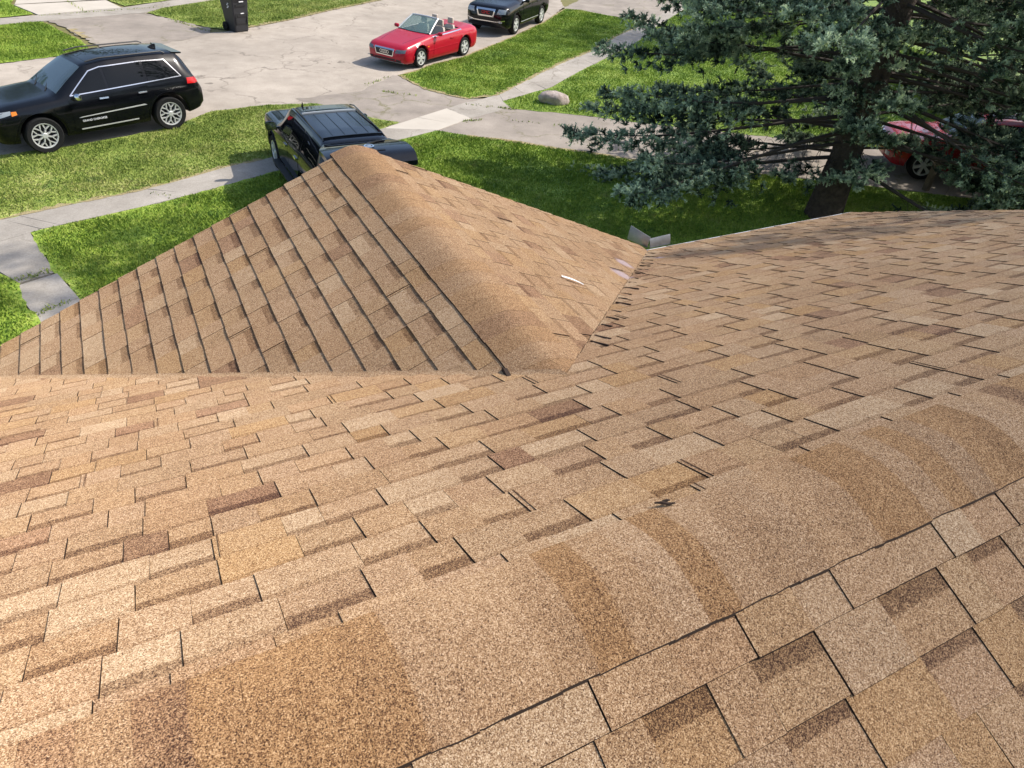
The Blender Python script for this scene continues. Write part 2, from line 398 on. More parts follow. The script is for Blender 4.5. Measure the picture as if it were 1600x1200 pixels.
def valley_strip(name, sgn, wg, wm, hm, seed):
    r = random.Random(seed); V = []; F = []; C = []; N = 60; f_ = gl if sgn < 0 else gr
    for i in range(N+1):
        x = XE*i/N*.995; dd = x/cg; v = va+vb_*x; yv = v*cm; cols = []
        for (k, w_) in ((0, wg), (1, wg*.45), (2, 0), (3, wm)):
            if k < 2: p = f_(yv+w_*1.0+r.uniform(-.002, .002), dd, .0108)
            elif k == 2: p = far(sgn*x, v, .0150)
            else: p = far(sgn*x, v-w_+r.uniform(-.002, .002), hm)
            V.append(p)
        if i:
            a = (i-1)*4
            for k in range(3):
                q = (a+k, a+k+1, a+k+5, a+k+4); F.append(q if sgn > 0 else q[::-1]); C.extend([(.50, .2, .1, 1)]*4)
    o = mesh(name, V, F, M_SH, None, True); at = o.data.color_attributes.new('Tab', 'FLOAT_COLOR', 'CORNER'); at.data.foreach_set('color', np.array(C, 'f').ravel())
    return hp(o)
valley_strip('valley_flashing', -1, .035, .06, -.003, 3)
# right valley cut: dark strips stand in for shadows at the trimmed course joints
r_ = random.Random(2)
for k in range(18):
    b = MB()
    x = .35+k*.132+r_.uniform(-.03, .03); v = va+vb_*x-.014
    if v > VE-.1: break
    L = r_.uniform(.07, .16); w_ = r_.uniform(.006, .011)
    p = [far(x+.006, v-L, .0112), far(x+.006+w_, v-L, .0112), far(x+.006+w_, v, .0112), far(x+.006, v, .0112)]
    b.hexa([far(x+.012, v-L, .003), far(x+.012+w_, v-L, .003), far(x+.006+w_, v-.01, .003), far(x+.006, v-.01, .003)]+[far(x+.012, v-L, .0125), far(x+.012+w_, v-L, .0125), far(x+.006+w_, v-.01, .0125), far(x+.006, v-.01, .0125)])
    hp(b.build('valley_cut_shade', M_EDGE))
b = MB()                                              # dark tar tip at the end of the gable cap
c0 = Vector(gl(1.46, .19, .012)); 
b.hexa([c0+Vector(q) for q in ((-.03, -.05, -.01), (.0, -.06, -.01), (.012, .05, -.01), (-.012, .06, -.01), (-.024, -.04, .012), (-.004, -.05, .012), (.008, .04, .010), (-.008, .05, .010))])
hp(b.build('tar_dab', M_EDGE))
# eave metal: drip edge, gutter, splash guards
ze = -YE*math.tan(TM)
for x0, x1 in ((XE+.0, XR), (XL, -XE)):
    b = MB()
    b.box(((x0+x1)/2, YE+.014, ze-.004), (x1-x0, .009, .014)); b.box(((x0+x1)/2, YE+.016, ze-.05), (x1-x0, .005, .07))
    hp(b.build('drip_edge', M_ALU))
for x0, x1 in ((XE+.15, XR+.02), (XL, -XE)):
    b = MB()
    prof = [(.022, -.06), (.022, -.16), (.07, -.16), (.098, -.12), (.102, -.064), (.094, -.064), (.09, -.115), (.066, -.152), (.03, -.152), (.03, -.06)]
    v = [(x, YE+y, ze+z) for x in (x0, x1) for y, z in prof]; n = len(prof)
    b.add(v, [(i, (i+1) % n, n+(i+1) % n, n+i) for i in range(n)]+[tuple(range(n))[::-1], tuple(range(n, 2*n))])
    hp(b.build('gutter', M_ALU))
def guard(name, p0, p1, h0, h1, lean):
    b = MB(); p0 = Vector(p0); p1 = Vector(p1); d = (p1-p0).normalized(); n = Vector((-d.y, d.x, 0))*lean; v = []; N = 8
    for i in range(N+1):
        t = i/N; q = p0+(p1-p0)*t; h = h0+(h1-h0)*t
        for s in range(4):
            c = s/3; v.append(q+Vector((0, 0, h*c))+n*(c*c*.9))
    k = len(v); th = Vector((n.x, n.y, 0)).normalized()*.004; v += [x+th for x in v]
    f = []
    for i in range(N):
        for s in range(3):
            a = i*4+s; f += [(a, a+4, a+5, a+1), (k+a, k+a+1, k+a+5, k+a+4)]
    rim = [i*4 for i in range(N+1)]+[N*4+s for s in (1, 2, 3)]+[i*4+3 for i in range(N-1, -1, -1)]+[2, 1]
    f += [(rim[i], rim[(i+1) % len(rim)], k+rim[(i+1) % len(rim)], k+rim[i]) for i in range(len(rim))]
    b.add(v, f); return hp(b.build(name, M_GALV, None, True))
guard('splash_guard', (XE+.05, YE+.035, ze+.005), (XE+.30, YE+.04, ze+.005), .085, .095, .03)
guard('splash_guard', (XE+.03, YE+.05, ze+.005), (XE-.06, YE+.26, ze+.015), .10, .135, -.03)
# fascia boards, rake boards, walls
b = MB()
b.box(((XE+XR)/2, YE-.0, ze-.10), (XR-XE, .025, .16)); b.box(((XL-XE)/2, YE-.0, ze-.10), (-XE-XL, .025, .16))
b.box(((XL+XR)/2, -YE, ze-.10), (XR-XL, .025, .16))
for sgn in (-1, 1):
    f_ = gl if sgn < 0 else gr
    b.hexa([f_(y, d, h) for h in (-.17, -.02) for (y, d) in ((YR-.04, .02), (YR-.013, .02), (YR-.013, 3.03), (YR-.04, 3.03))])
    fn = far if sgn > 0 else near
    for x in (XR-.04, XL): b.hexa([fn(xx, v, h) for h in (-.17, -.02) for (xx, v) in ((x, .02), (x+.027, .02), (x+.027, VE-.03), (x, VE-.03))])
hp(b.build('fascia', M_ALU))
def walls():
    b = MB(); y = YE-.35; zt = lambda yy: -abs(yy)*math.tan(TM)-.16; x0, x1 = XL+.3, XR-.3
    ring = [(-y, GZ), (y, GZ), (y, zt(y)), (0, zt(0)), (-y, zt(y))]
    v = [(x, a, c) for x in (x0, x1) for a, c in ring]
    b.add(v, [(4, 3, 2, 1, 0), (5, 6, 7, 8, 9)]+[(i, (i+1) % 5, 5+(i+1) % 5, 5+i) for i in range(5)])
    hp(b.build('wall', M_WALLS))
    b = MB(); xg = XE-.3; y1 = YR-.3; y0 = y+.002; zgt = lambda xx: ZG-abs(xx)*math.tan(TG)-.16
    ring = [(-xg, GZ), (xg, GZ), (xg, zgt(xg)), (0, zgt(0)), (-xg, zgt(xg))]
    v = [(a, yy, c) for yy in (y0, y1) for a, c in ring]
    b.add(v, [(0, 1, 2, 3, 4), (9, 8, 7, 6, 5)]+[((i+1) % 5, i, 5+i, 5+(i+1) % 5) for i in range(5)])
    hp(b.build('gable_wall', M_WALLS))
    for (x, yy) in ((0, y1+.02), (4.2, y+.02)):
        b = MB(); b.box((x, yy, -3.2), (1.5, .06, 1.3)); w_ = hp(b.build('window', M_WHITE))
        b = MB(); b.box((x-.36, yy+.03, -3.2), (.66, .02, 1.15)); b.box((x+.36, yy+.03, -3.2), (.66, .02, 1.15)); p = b.build('pane', M_GLASS, w_)
walls()
# loose things lying on the shingles
b = MB(); A_ = Vector(gr(2.572, .84, .0)); B_ = Vector(gr(2.53, .995, .0)); nrm = Vector((sg, 0, cg)); side = (B_-A_).cross(nrm).normalized()
pv = []
for i in range(7):
    t = i/6; c = A_+(B_-A_)*t+nrm*(.0145+.005*math.sin(math.pi*t)); wd = .010+.003*math.sin(5*t)
    pv += [c-side*wd, c+side*wd, c+side*wd+nrm*.003, c-side*wd+nrm*.003]
b.add(pv, [(i*4+j, i*4+(j+1) % 4, i*4+4+(j+1) % 4, i*4+4+j) for i in range(6) for j in range(4)]+[(3, 2, 1, 0), (24, 25, 26, 27)])
tag(b.build('paper_strip', M_WHITE), 'small curled white strip lying on the right side of the gable roof', 'strip')
b = MB(); c0 = Vector(far(-.453, .16, .018))
b.tube([c0+Vector(q) for q in ((-.024, .013, .0), (-.008, .004, .003), (.006, -.004, .0), (.022, -.010, .003))], [.002, .004, .004, .002], 6)
b.tube([c0+Vector(q) for q in ((-.004, .008, .002), (.008, .004, .004), (.016, .004, .002))], [.003, .004, .002], 5)
tag(b.build('tar_scrap', M_EDGE), 'tiny black scrap lying on the shingles beside the main ridge cap', 'scrap')

# ------------------------------------------------------------------ GROUND
def sheet(name, pts, z, m, label=None, jag=0., seed=1, kind='structure'):
    """flat polygon sheet; jag roughens the outline"""
    r = random.Random(seed); P = []
    n = len(pts)
    for i in range(n):
        a, c = pts[i], pts[(i+1) % n]; L = math.hypot(c[0]-a[0], c[1]-a[1]); k = max(1, int(L/.18)) if jag and L < 60 else 1
        for j in range(k):
            t = j/k; d = r.uniform(-jag, jag); P.append((a[0]+(c[0]-a[0])*t-(c[1]-a[1])/max(L, .01)*d, a[1]+(c[1]-a[1])*t+(c[0]-a[0])/max(L, .01)*d, GZ+z))
    bm = bmesh.new(); f = bm.faces.new([bm.verts.new(p) for p in P]); bmesh.ops.triangulate(bm, faces=[f])
    bmesh.ops.recalc_face_normals(bm, faces=bm.faces)
    for q in bm.faces:
        if q.normal.z < 0: q.normal_flip()
    me = bpy.data.meshes.new(name); bm.to_mesh(me); bm.free(); me.materials.append(m)
    o = bpy.data.objects.new(name, me); COL.objects.link(o); tag(o, label, None, None, kind); return o
FAR_EDGE = [(-40, 14), (-12, 25.2), (-4.47, 27.89), (-2.59, 28.73), (-1.86, 29.24), (-1.49, 29.6), (-.09, 29.85), (1.2, 30.6), (2.35, 31.49), (3.27, 31.71), (4.13, 32.32), (5.96, 33.5), (8.06, 35.25), (11.46, 37.7), (16, 41.5), (30, 55)]
NE_L = [(-40, 8), (-12, 17.2), (-4.17, 19.3), (-2.85, 19.52), (-1.4, 20.0), (-.33, 20.41), (.27, 20.98), (.86, 21.55), (2.51, 21.78), (3.9, 21.6)]
D_R = [(4.96, 20.04), (5.25, 19.6), (5.68, 19.31), (5.06, 18.88)]
NE_R = [(7.38, 24.12), (8.09, 24.5), (9.22, 25.37), (10.62, 26.09), (14.12, 28.85), (17.53, 31.88), (20.4, 34.8)]
E_LOW = [(7.38, 24.12), (7.48, 23.44), (7.67, 22.3), (8.14, 21.52), (8.58, 20.98), (9.43, 21.07), (9.85, 21.2), (11.24, 22.24), (12.41, 23.21), (14.15, 24.47), (16.75, 26.23), (19.49, 28.48), (22.93, 31.0)]
WL_UP = [(-14, 12.2), (-4.04, 15.49), (-3.6, 15.65), (-2.47, 15.95), (-1.43, 16.21), (-.68, 16.5), (.54, 17.11), (1.55, 17.42), (3.04, 18.12), (5.06, 18.88)]
WL_LO = [(-14, 11.2), (-4.0, 14.45), (-3.52, 14.74), (-2.51, 15.02), (-1.16, 15.42), (-.02, 15.87), (.39, 16.05), (1.54, 16.53), (2.76, 17.07), (4.65, 17.68), (6.47, 18.34)]
WR_LO = [(9.65, 20.51), (10.53, 20.9), (11.34, 21.26), (11.96, 21.52), (14.25, 23.3), (16.44, 24.87), (19.73, 27.3), (22.87, 30.12), (40, 44)]
F_LOW = [(9.65, 20.51), (9.56, 19.97), (9.55, 19.69), (10.24, 19.25), (10.95, 18.87), (11.64, 18.37), (12.11, 17.99), (13.68, 16.81), (18.5, 13.6), (26, 8.5)]
DR_LO = [(6.47, 18.34), (7.11, 17.71), (8.16, 16.98), (9.25, 15.97), (9.76, 15.61), (10.87, 14.57), (11.58, 14.01), (12.86, 13.19), (14.43, 12.13), (15.83, 11.18), (24, 5.2)]
FW_R = [(-3.52, 14.74), (-3.15, 13.03), (-2.75, 11.71), (-2.2, 9.6), (-1.7, 4.4)]
FW_L = [(-4.3, 14.35), (-3.96, 13.12), (-3.66, 12.72), (-3.62, 12.1), (-3.34, 11.16), (-3.1, 9.6), (-2.8, 4.4)]
APRON_FAR = [(-3.34, 34.69), (.43, 35.34), (1.16, 34.25), (2.49, 32.2), (2.35, 31.40), (1.2, 30.4), (-.09, 29.65), (-1.49, 29.5), (-2.01, 31.11), (-2.51, 32.76)]
sheet('ground', [(-260, -260), (260, -260), (260, 260), (-260, 260)], -.03, M_SOIL)
sheet('street', FAR_EDGE+NE_R[::-1]+[(7.1, 23.6), (5.6, 22.3)]+NE_L[::-1], -.004, M_STREET, 'pale cracked asphalt street curving past the house', .05)
sheet('driveway', [(3.4, 22.2), (5.6, 22.6), (7.2, 24.2)]+E_LOW[:5]+[(9.0, 20.9), (9.62, 20.9)]+F_LOW+DR_LO[::-1]+[(5.2, 18.6), (5.0, 20.0)], .001, M_DRIVE, 'grey asphalt driveway with weedy cracks', .05, 2)
sheet('far_driveway_apron', APRON_FAR, .003, M_DRIVE, 'worn asphalt apron across the street', .08, 3)
def slab_row(name, up, lo, joints, m, z, label, gapw=.012):
    """sidewalk flags along two edges; each flag a thin slab with its own tiny tilt"""
    def at(pl, t):
        L = [0]
        for i in range(len(pl)-1): L.append(L[-1]+math.hypot(pl[i+1][0]-pl[i][0], pl[i+1][1]-pl[i][1]))
        s = t*L[-1]
        for i in range(len(pl)-1):
            if s <= L[i+1]+1e-6: k = (s-L[i])/(L[i+1]-L[i]); return (pl[i][0]+(pl[i+1][0]-pl[i][0])*k, pl[i][1]+(pl[i+1][1]-pl[i][1])*k)
        return pl[-1]
    b = MB(); r = random.Random(len(name)); T = [0]+joints+[1]
    for a, c in zip(T[:-1], T[1:]):
        dz = r.uniform(-.006, .006); n = 5; g_ = gapw/(2*sum(math.hypot(up[i+1][0]-up[i][0], up[i+1][1]-up[i][1]) for i in range(len(up)-1)))
        ts = [a+g_+(c-a-2*g_)*i/n for i in range(n+1)]; A = [at(up, t) for t in ts]; B = [at(lo, t) for t in ts]
        v = [(p[0], p[1], GZ+z+dz) for p in A]+[(p[0], p[1], GZ+z-dz) for p in B]; k = len(v)
        v += [(p[0], p[1], GZ-.08) for p in A+B]; m1 = n+1
        f = [(i, m1+i, m1+i+1, i+1) for i in range(n)]+[(i+1, k+i+1, k+i, i) for i in range(n)]+[(m1+i, k+m1+i, k+m1+i+1, m1+i+1) for i in range(n)]+[(0, k, k+m1, m1), (n, m1+n, k+m1+n, k+n)]
        b.add(v, f)
    return tag(b.build(name, m), label, None, None, 'structure')
slab_row('sidewalk', WL_UP, WL_LO, [.13, .27, .40, .52, .535, .66, .78, .9], M_WALK, .012, 'old grey concrete sidewalk in front of the house')
slab_row('sidewalk', E_LOW[6:]+[(40, 45)], WR_LO, [.03, .06, .12, .18, .24, .30, .36, .42, .5, .6, .7, .8, .9], M_WALK, .012, 'concrete sidewalk beyond the driveway')
slab_row('front_walk', FW_L[::-1], [(p[0], p[1]) for p in FW_R[::-1]], [.3, .5, .665, .815], M_WALK, .010, 'dark concrete flag walk leading to the house', .07)
slab_row('sidewalk_crossing', [(5.06, 18.88), (7.53, 20.18)], [(6.47, 18.34), (7.87, 19.12)], [.52], M_SLAB, .012, 'pale new concrete slabs crossing the driveway')
sheet('old_slab', [(7.55, 20.18), (8.3, 20.6), (9.01, 20.83), (9.45, 21.06), (9.95, 21.25), (9.78, 20.6), (9.65, 20.51), (9.56, 19.97), (8.9, 19.51), (7.89, 19.12)], .006, M_WALK, 'older stained slab beside the new ones', .02, 5)
slab_row('far_sidewalk', [(-14, 31.5), (-4.72, 34.83), (-3.5, 35.3), (-1.86, 35.9), (-.28, 36.7), (1.29, 37.8), (6, 41.4)], [(-14, 30.4), (-4.68, 33.7), (-3.27, 34.2), (-1.8, 34.7), (.43, 35.45), (1.14, 36.4), (2.87, 37.7), (8, 41.6)], [.45, .52, .575, .63, .68, .74, .85], M_WALK, .012, 'concrete sidewalk across the street')
slab_row('far_driveway', [(-4.34, 37.5), (-3.45, 35.4)], [(-.9, 38.3), (-.4, 36.6)], [], M_SLAB, .010, 'pale concrete driveway slabs across the street')
sheet('far_driveway_slab', [(-3.9, 46), (-.9, 46), (-.95, 38.5), (-4.3, 37.6)], .008, M_SLAB, 'pale driveway beyond the sidewalk across the street', 0, 6)
sheet('far_driveway', [(17.9, 32.3), (20.4, 35.0), (27, 41), (30, 36), (23.2, 31.2), (21.2, 34.2)], -.004, M_DRIVE, 'asphalt drive at the end of the right-hand verge', .05, 7)
# dry strips along pavement edges
def strip(pl, w_, side, seed):
    r = random.Random(seed); v = []; f = []
    pts = []
    for a, c in zip(pl[:-1], pl[1:]):
        L = math.hypot(c[0]-a[0], c[1]-a[1]); k = max(1, int(L/.12))
        for j in range(k): pts.append((a[0]+(c[0]-a[0])*j/k, a[1]+(c[1]-a[1])*j/k, -(c[1]-a[1])/L, (c[0]-a[0])/L))
    for x, y, nx, ny in pts:
        a = r.uniform(-.05, .02)*side; d = (w_*r.uniform(.1, 1.2))*side
        v += [(x+nx*a, y+ny*a, GZ+.016), (x+nx*d, y+ny*d, GZ+.015)]
    for i in range(len(pts)-1): f.append((2*i, 2*i+2, 2*i+3, 2*i+1) if side < 0 else (2*i, 2*i+1, 2*i+3, 2*i+2))
    return v, f
b = MB()
for pl, w_, s in ((WL_UP[1:8], .17, 1), (E_LOW[3:], .2, 1), (DR_LO[1:9], .16, -1), (FAR_EDGE[9:14], .3, 1), (NE_R, .10, -1), (APRON_FAR[8:], .3, -1), (E_LOW[:5], .16, 1)):
    v, f = strip(pl, w_, s, len(pl)); b.add(v, f)
tag(b.build('dry_verge_edge', M_DRY), None, None, None, 'structure')

# ------------------------------------------------------------------ GRASS
def inside(px, py, poly):
    c = np.zeros(len(px), bool); n = len(poly)
    for i in range(n):
        (x1, y1), (x2, y2) = poly[i], poly[(i+1) % n]
        if y1 == y2: continue
        k = ((y1 > py) != (y2 > py)) & (px < (x2-x1)*(py-y1)/(y2-y1)+x1); c ^= k
    return c
def edge_dist(px, py, poly):
    d = np.full(len(px), 1e9); n = len(poly)
    for i in range(n):
        a = np.array(poly[i]); e = np.array(poly[(i+1) % n])-a; L2 = max(e@e, 1e-9)
        t = np.clip(((px-a[0])*e[0]+(py-a[1])*e[1])/L2, 0, 1)
        d = np.minimum(d, np.hypot(px-a[0]-t*e[0], py-a[1]-t*e[1]))
    return d
def grass(name, poly, dens, h, m, label, lim=None, seed=1):
    rs = np.random.RandomState(seed); P = np.array(poly); lo = P.min(0); hi = P.max(0)
    if lim: lo = np.maximum(lo, lim[0]); hi = np.minimum(hi, lim[1])
    N = int((hi-lo).prod()*dens); x = rs.uniform(lo[0], hi[0], N); y = rs.uniform(lo[1], hi[1], N)
    k = inside(x, y, poly); x, y = x[k], y[k]; ed = edge_dist(x, y, poly)
    # clumpy heights
    cl = .5+.5*np.sin(x*2.1+1.7*np.sin(y*1.3))*np.sin(y*2.6+1.3*np.sin(x*1.9)); k = (ed > rs.uniform(-.02, .05, len(x))); x, y, cl, ed = x[k], y[k], cl[k], ed[k]
    n = len(x); hh = h*(.55+.5*cl)*rs.uniform(.5, 1.35, n)*np.clip(.45+ed*2.2, 0, 1)
    a = rs.uniform(0, 2*np.pi, n); lean = rs.uniform(.15, 1.0, n)*hh; wd = rs.uniform(.006, .014, n); la = rs.uniform(0, 2*np.pi, n)
    V = np.zeros((n, 4, 3)); ca, sa = np.cos(a)*wd, np.sin(a)*wd; lx, ly = np.cos(la)*lean, np.sin(la)*lean
    V[:, 0] = np.stack([x-ca, y-sa, np.full(n, GZ-.005)], 1); V[:, 1] = np.stack([x+ca, y+sa, np.full(n, GZ-.005)], 1)
    V[:, 2] = np.stack([x+ca*.7+lx*.45, y+sa*.7+ly*.45, GZ+hh*.7], 1); V[:, 3] = np.stack([x+lx, y+ly, GZ+hh], 1)
    me = bpy.data.meshes.new(name); me.vertices.add(n*4); me.vertices.foreach_set('co', V.ravel())
    me.loops.add(n*4); me.loops.foreach_set('vertex_index', np.arange(n*4)); me.polygons.add(n)
    me.polygons.foreach_set('loop_start', np.arange(n)*4); me.polygons.foreach_set('loop_total', np.full(n, 4)); me.update(calc_edges=True)
    me.materials.append(m); o = bpy.data.objects.new(name, me); COL.objects.link(o)
    tag(o, label, 'grass', None, 'stuff')
    return o
def lawn(poly, dens, h, m, label, lim=None, seed=1):
    sheet('lawn_soil', poly, .008, m, label and label+', ground under it', .04, seed)
    grass('grass', poly, dens, h, m, label, lim, seed)
VERGE_D = NE_L[1:]+D_R+WL_UP[::-1]
LAWN_G = WL_LO[2:]+DR_LO[1:]+[(24, -3), (-1.7, -3)]+FW_R[::-1][:-1]
LAWN_0 = [(-14, 4)]+[(-2.8, 4.0)]+FW_L[::-1][:-1]+[(-14, 11.1)]
VERGE_E = NE_R+[(21.13, 34.3)]+E_LOW[::-1][:-1]
LAWN_F = WR_LO+[(60, 30), (26.3, 8.7)]+F_LOW[::-1][:-1]
VERGE_B = FAR_EDGE[9:14]+[(8.2, 41.4)]+[(2.87, 37.6), (1.2, 36.4), (.5, 35.5), (1.2, 34.3), (2.5, 32.3), (3.27, 31.8)]
VERGE_A = [(-14, 24.6), (-14, 30.3), (-4.68, 33.66), (-3.3, 34.1), (-2.58, 32.02), (-2.12, 30.82), (-1.86, 29.3), (-2.59, 28.73), (-4.48, 27.97)]
LAWN_A2 = [(-14, 31.7), (-4.72, 35.0), (-3.62, 35.6), (-4.42, 37.6), (-4.2, 46), (-14, 46)]
LAWN_C = [(-.25, 36.95), (1.29, 37.95), (6, 41.6), (6, 46), (-.8, 46), (-.85, 38.4)]
lawn(VERGE_D, 1500, .065, M_GRASS_DRY, 'sunlit green grass on the verge before the street', ((-5.2, 14), (6, 23)), 11)
lawn(LAWN_G, 1400, .075, M_GRASS, 'shaded lush lawn around the gable of the house', ((-3.7, 6.5), (19, 18.5)), 12)
lawn(LAWN_0, 1400, .075, M_GRASS, 'dark grass left of the flag walk', ((-5, 7), (-2, 14)), 13)
lawn(VERGE_E, 1000, .075, M_GRASS, 'sunlit verge beside the red convertible', None, 14)
lawn(LAWN_F, 650, .08, M_GRASS, 'lawn behind the boulder and the spruce', ((9, 9), (34, 36)), 15)
lawn(VERGE_B, 800, .08, M_GRASS_DRY, 'grass behind the trash bin across the street', ((0, 30), (12, 40)), 16)
lawn(VERGE_A, 900, .09, M_GRASS, 'grass corner across the street from the black suv', ((-6, 26), (0, 36)), 17)
lawn(LAWN_A2, 400, .10, M_GRASS, 'lawn past the far sidewalk', ((-6, 33), (-2, 41)), 18)
lawn(LAWN_C, 400, .10, M_GRASS_DRY, 'lawn right of the far driveway', ((-1, 36), (5, 42)), 19)
# weeds growing in the pavement joints
b = MB(); rw = random.Random(8)
WEED = []
for (p, q, n) in (((-3.9, 12.75), (-3.15, 13.0), 60), ((-3.45, 11.45), (-2.95, 11.72), 60), ((-3.66, 12.7), (-3.18, 12.92), 40), ((8.3, 20.5), (9.0, 20.0), 30), ((9.2, 19.9), (9.6, 19.6), 70), ((7.5, 18.9), (8.2, 18.9), 50),
                  ((9.0, 18.6), (11.5, 17.0), 50), ((6.2, 22.4), (7.1, 21.7), 40), ((5.9, 23.2), (7.0, 24.0), 40), ((-3.4, 35.2), (1.2, 36.6), 160), ((-2.4, 38.3), (-1.86, 36.0), 70), ((1.2, 34.0), (2.4, 31.6), 110), ((-1.2, 16.0), (-.7, 15.5), 25), ((9.6, 16.4), (13, 13.6), 40)):
    for i in range(n):
        t = rw.random(); x = p[0]+(q[0]-p[0])*t+rw.gauss(0, .05); y = p[1]+(q[1]-p[1])*t+rw.gauss(0, .05); h = rw.uniform(.02, .07); a = rw.uniform(0, 6.28); c, s = math.cos(a)*.02, math.sin(a)*.02
        b.add([(x-c, y-s, GZ), (x+c, y+s, GZ), (x+rw.uniform(-.05, .05), y+rw.uniform(-.05, .05), GZ+h)], [(0, 1, 2)])
tag(b.build('weeds', M_GRASS_DRY), 'small weeds sprouting from pavement joints', 'weeds', None, 'stuff')

# ------------------------------------------------------------------ VEHICLES (x forward, y left, z up, origin on the ground between the axles)
class Car:
    def __init__(s, name, label, cat, loc, hdg, scale, paint, st, wb, wr, ww, track, group=None, open_top=None, dark_under=True, pitch=None):
        s.root = thing(name, label, cat, (loc[0], loc[1], GZ), R(hdg), scale, group); s.paint = paint; s.wb = wb; s.wr = wr
        st = np.array(sorted(st), float); X = st[:, 0]
        xs = np.unique(np.concatenate([np.arange(X[0], X[-1], .035), X, [X[-1]], X[0]+np.array([.01, .02]), X[-1]-np.array([.01, .02])]))
        cols = [np.interp(xs, X, st[:, i]) for i in range(1, 9-1)]
        def smooth(c):
            d = .07; return np.mean([np.interp(np.clip(xs+o, X[0], X[-1]), xs, c) for o in (-d, -d/2, 0, d/2, d)], 0)
        zb, hw, zt, hwb, ztop, hwt, ze = [smooth(c) for c in cols]
        T = []       # ring, half
        ring = []
        for i, x in enumerate(xs):
            za = -9
            for ax in (wb/2, -wb/2):
                ra = wr+.085
                if abs(x-ax) < ra: za = max(za, wr+math.sqrt(ra*ra-(x-ax)**2))
            H = zt[i]-zb[i]
            p = [(0, zb[i]), (hw[i]*.5, zb[i]), (hw[i]*.935, zb[i]+.02), (hw[i]*.975, zb[i]+.12*H), (hw[i]*.995, zb[i]+.36*H), (hw[i], zb[i]+.62*H), (hw[i]*.992, zb[i]+.84*H),
                 (hwb[i], zt[i]), (hwb[i]*.66+hwt[i]*.34+.012, zt[i]*.66+ze[i]*.34), (hwb[i]*.33+hwt[i]*.67+.010, zt[i]*.33+ze[i]*.67), (hwt[i], ze[i]), (hwt[i]*.93, ze[i]*.45+ztop[i]*.55), (hwt[i]*.72, ze[i]*.15+ztop[i]*.85), (hwt[i]*.36, ze[i]*.03+ztop[i]*.97), (0, ztop[i])]
            if za > 0:
                for k in (1, 2, 3, 4, 5, 6):
                    if p[k][1] < za: p[k] = (p[k][0]-(.0 if k > 1 else 0), min(za+.004*k, zt[i]-.01*(7-k)))
            ring.append(p)
        m = len(ring[0]); V = []
        for i, x in enumerate(xs):
            for k in range(m): V.append((x, ring[i][k][0], ring[i][k][1]))
            for k in range(m-2, 0, -1): V.append((x, -ring[i][k][0], ring[i][k][1]))
        M = 2*m-2; F = []; MI = []
        for i in range(len(xs)-1):
            xm = (xs[i]+xs[i+1])/2
            for k in range(M):
                kk = k if k < m-1 else M-1-k
                if open_top and kk >= 11 and open_top[0] < xm < open_top[1]: continue
                F.append((i*M+k, i*M+(k+1) % M, (i+1)*M+(k+1) % M, (i+1)*M+k)); MI.append(1 if kk < 2 else 0)
        F.append(tuple(range(M))[::-1]); F.append(tuple((len(xs)-1)*M+k for k in range(M))); MI += [0, 0]
        s.body = mesh('body', V, F, [paint, M_TRIM], s.root, True, MI)
        bm = bmesh.new(); bm.from_mesh(s.body.data); bmesh.ops.recalc_face_normals(bm, faces=bm.faces)
        if open_top:      # orient outwards whatever the opening does
            f0 = max(bm.faces, key=lambda f: f.calc_center_median().y)
            if f0.normal.y < 0: bmesh.ops.reverse_faces(bm, faces=bm.faces)
        bm.to_mesh(s.body.data); bm.free()
        try: s.body.data.set_sharp_from_angle(angle=R(50))
        except Exception: pass
        s.bvh = BVHTree.FromPolygons([tuple(v) for v in V], F)
        s.ww, s.track = ww, track
    DIR = {'left': (1, (0, 2)), 'right': (-1, (0, 2)), 'front': (1, (1, 2)), 'rear': (-1, (1, 2)), 'top': (1, (0, 1))}
    def hit(s, side, a, b):
        if side == 'left': o, d = (a, 3, b), (0, -1, 0)
        elif side == 'right': o, d = (a, -3, b), (0, 1, 0)
        elif side == 'front': o, d = (6, a, b), (-1, 0, 0)
        elif side == 'rear': o, d = (-6, a, b), (1, 0, 0)
        else: o, d = (a, b, 5), (0, 0, -1)
        h, n, i, dist = s.bvh.ray_cast(Vector(o), Vector(d))
        if h is None: return None
        if n.dot(Vector(d)) > 0: n = -n
        return h, n, Vector(d)
    def patch(s, side, quads, off=.005, nx=8, ny=5, mb=None, mi=0):
        """lay 4-corner quads (in the side's own 2-D axes) on the body surface as thin panels"""
        mb = mb or MB()
        for q in quads:
            G = []; ok = True
            for j in range(ny+1):
                for i in range(nx+1):
                    u, v = i/nx, j/ny
                    a = (q[0][0]*(1-u)+q[1][0]*u)*(1-v)+(q[3][0]*(1-u)+q[2][0]*u)*v
                    b = (q[0][1]*(1-u)+q[1][1]*u)*(1-v)+(q[3][1]*(1-u)+q[2][1]*u)*v
                    h = s.hit(side, a, b)
                    if h is None: ok = False; break
                    p, n, d = h
                    G.append((p+n*off, p-n*.006+d*.004))
                if not ok: break
            if not ok: continue
            W = nx+1; v = [g[0] for g in G]; f = [(j*W+i, j*W+i+1, (j+1)*W+i+1, (j+1)*W+i) for j in range(ny) for i in range(nx)]
            rim = [i for i in range(nx+1)]+[j*W+nx for j in range(1, ny+1)]+[ny*W+i for i in range(nx-1, -1, -1)]+[j*W for j in range(ny-1, 0, -1)]
            k = len(v); v += [G[i][1] for i in rim]
            f += [(rim[i], k+i, k+(i+1) % len(rim), rim[(i+1) % len(rim)]) for i in range(len(rim))]
            # consistent outward winding
            a, b, c = v[f[0][0]], v[f[0][1]], v[f[0][2]]; nn = (b-a).cross(c-a); h = s.hit(side, *(q[0]))
            if h and nn.dot(h[1]) < 0: f = [t[::-1] for t in f]
            mb.add(v, f, mi)
        return mb
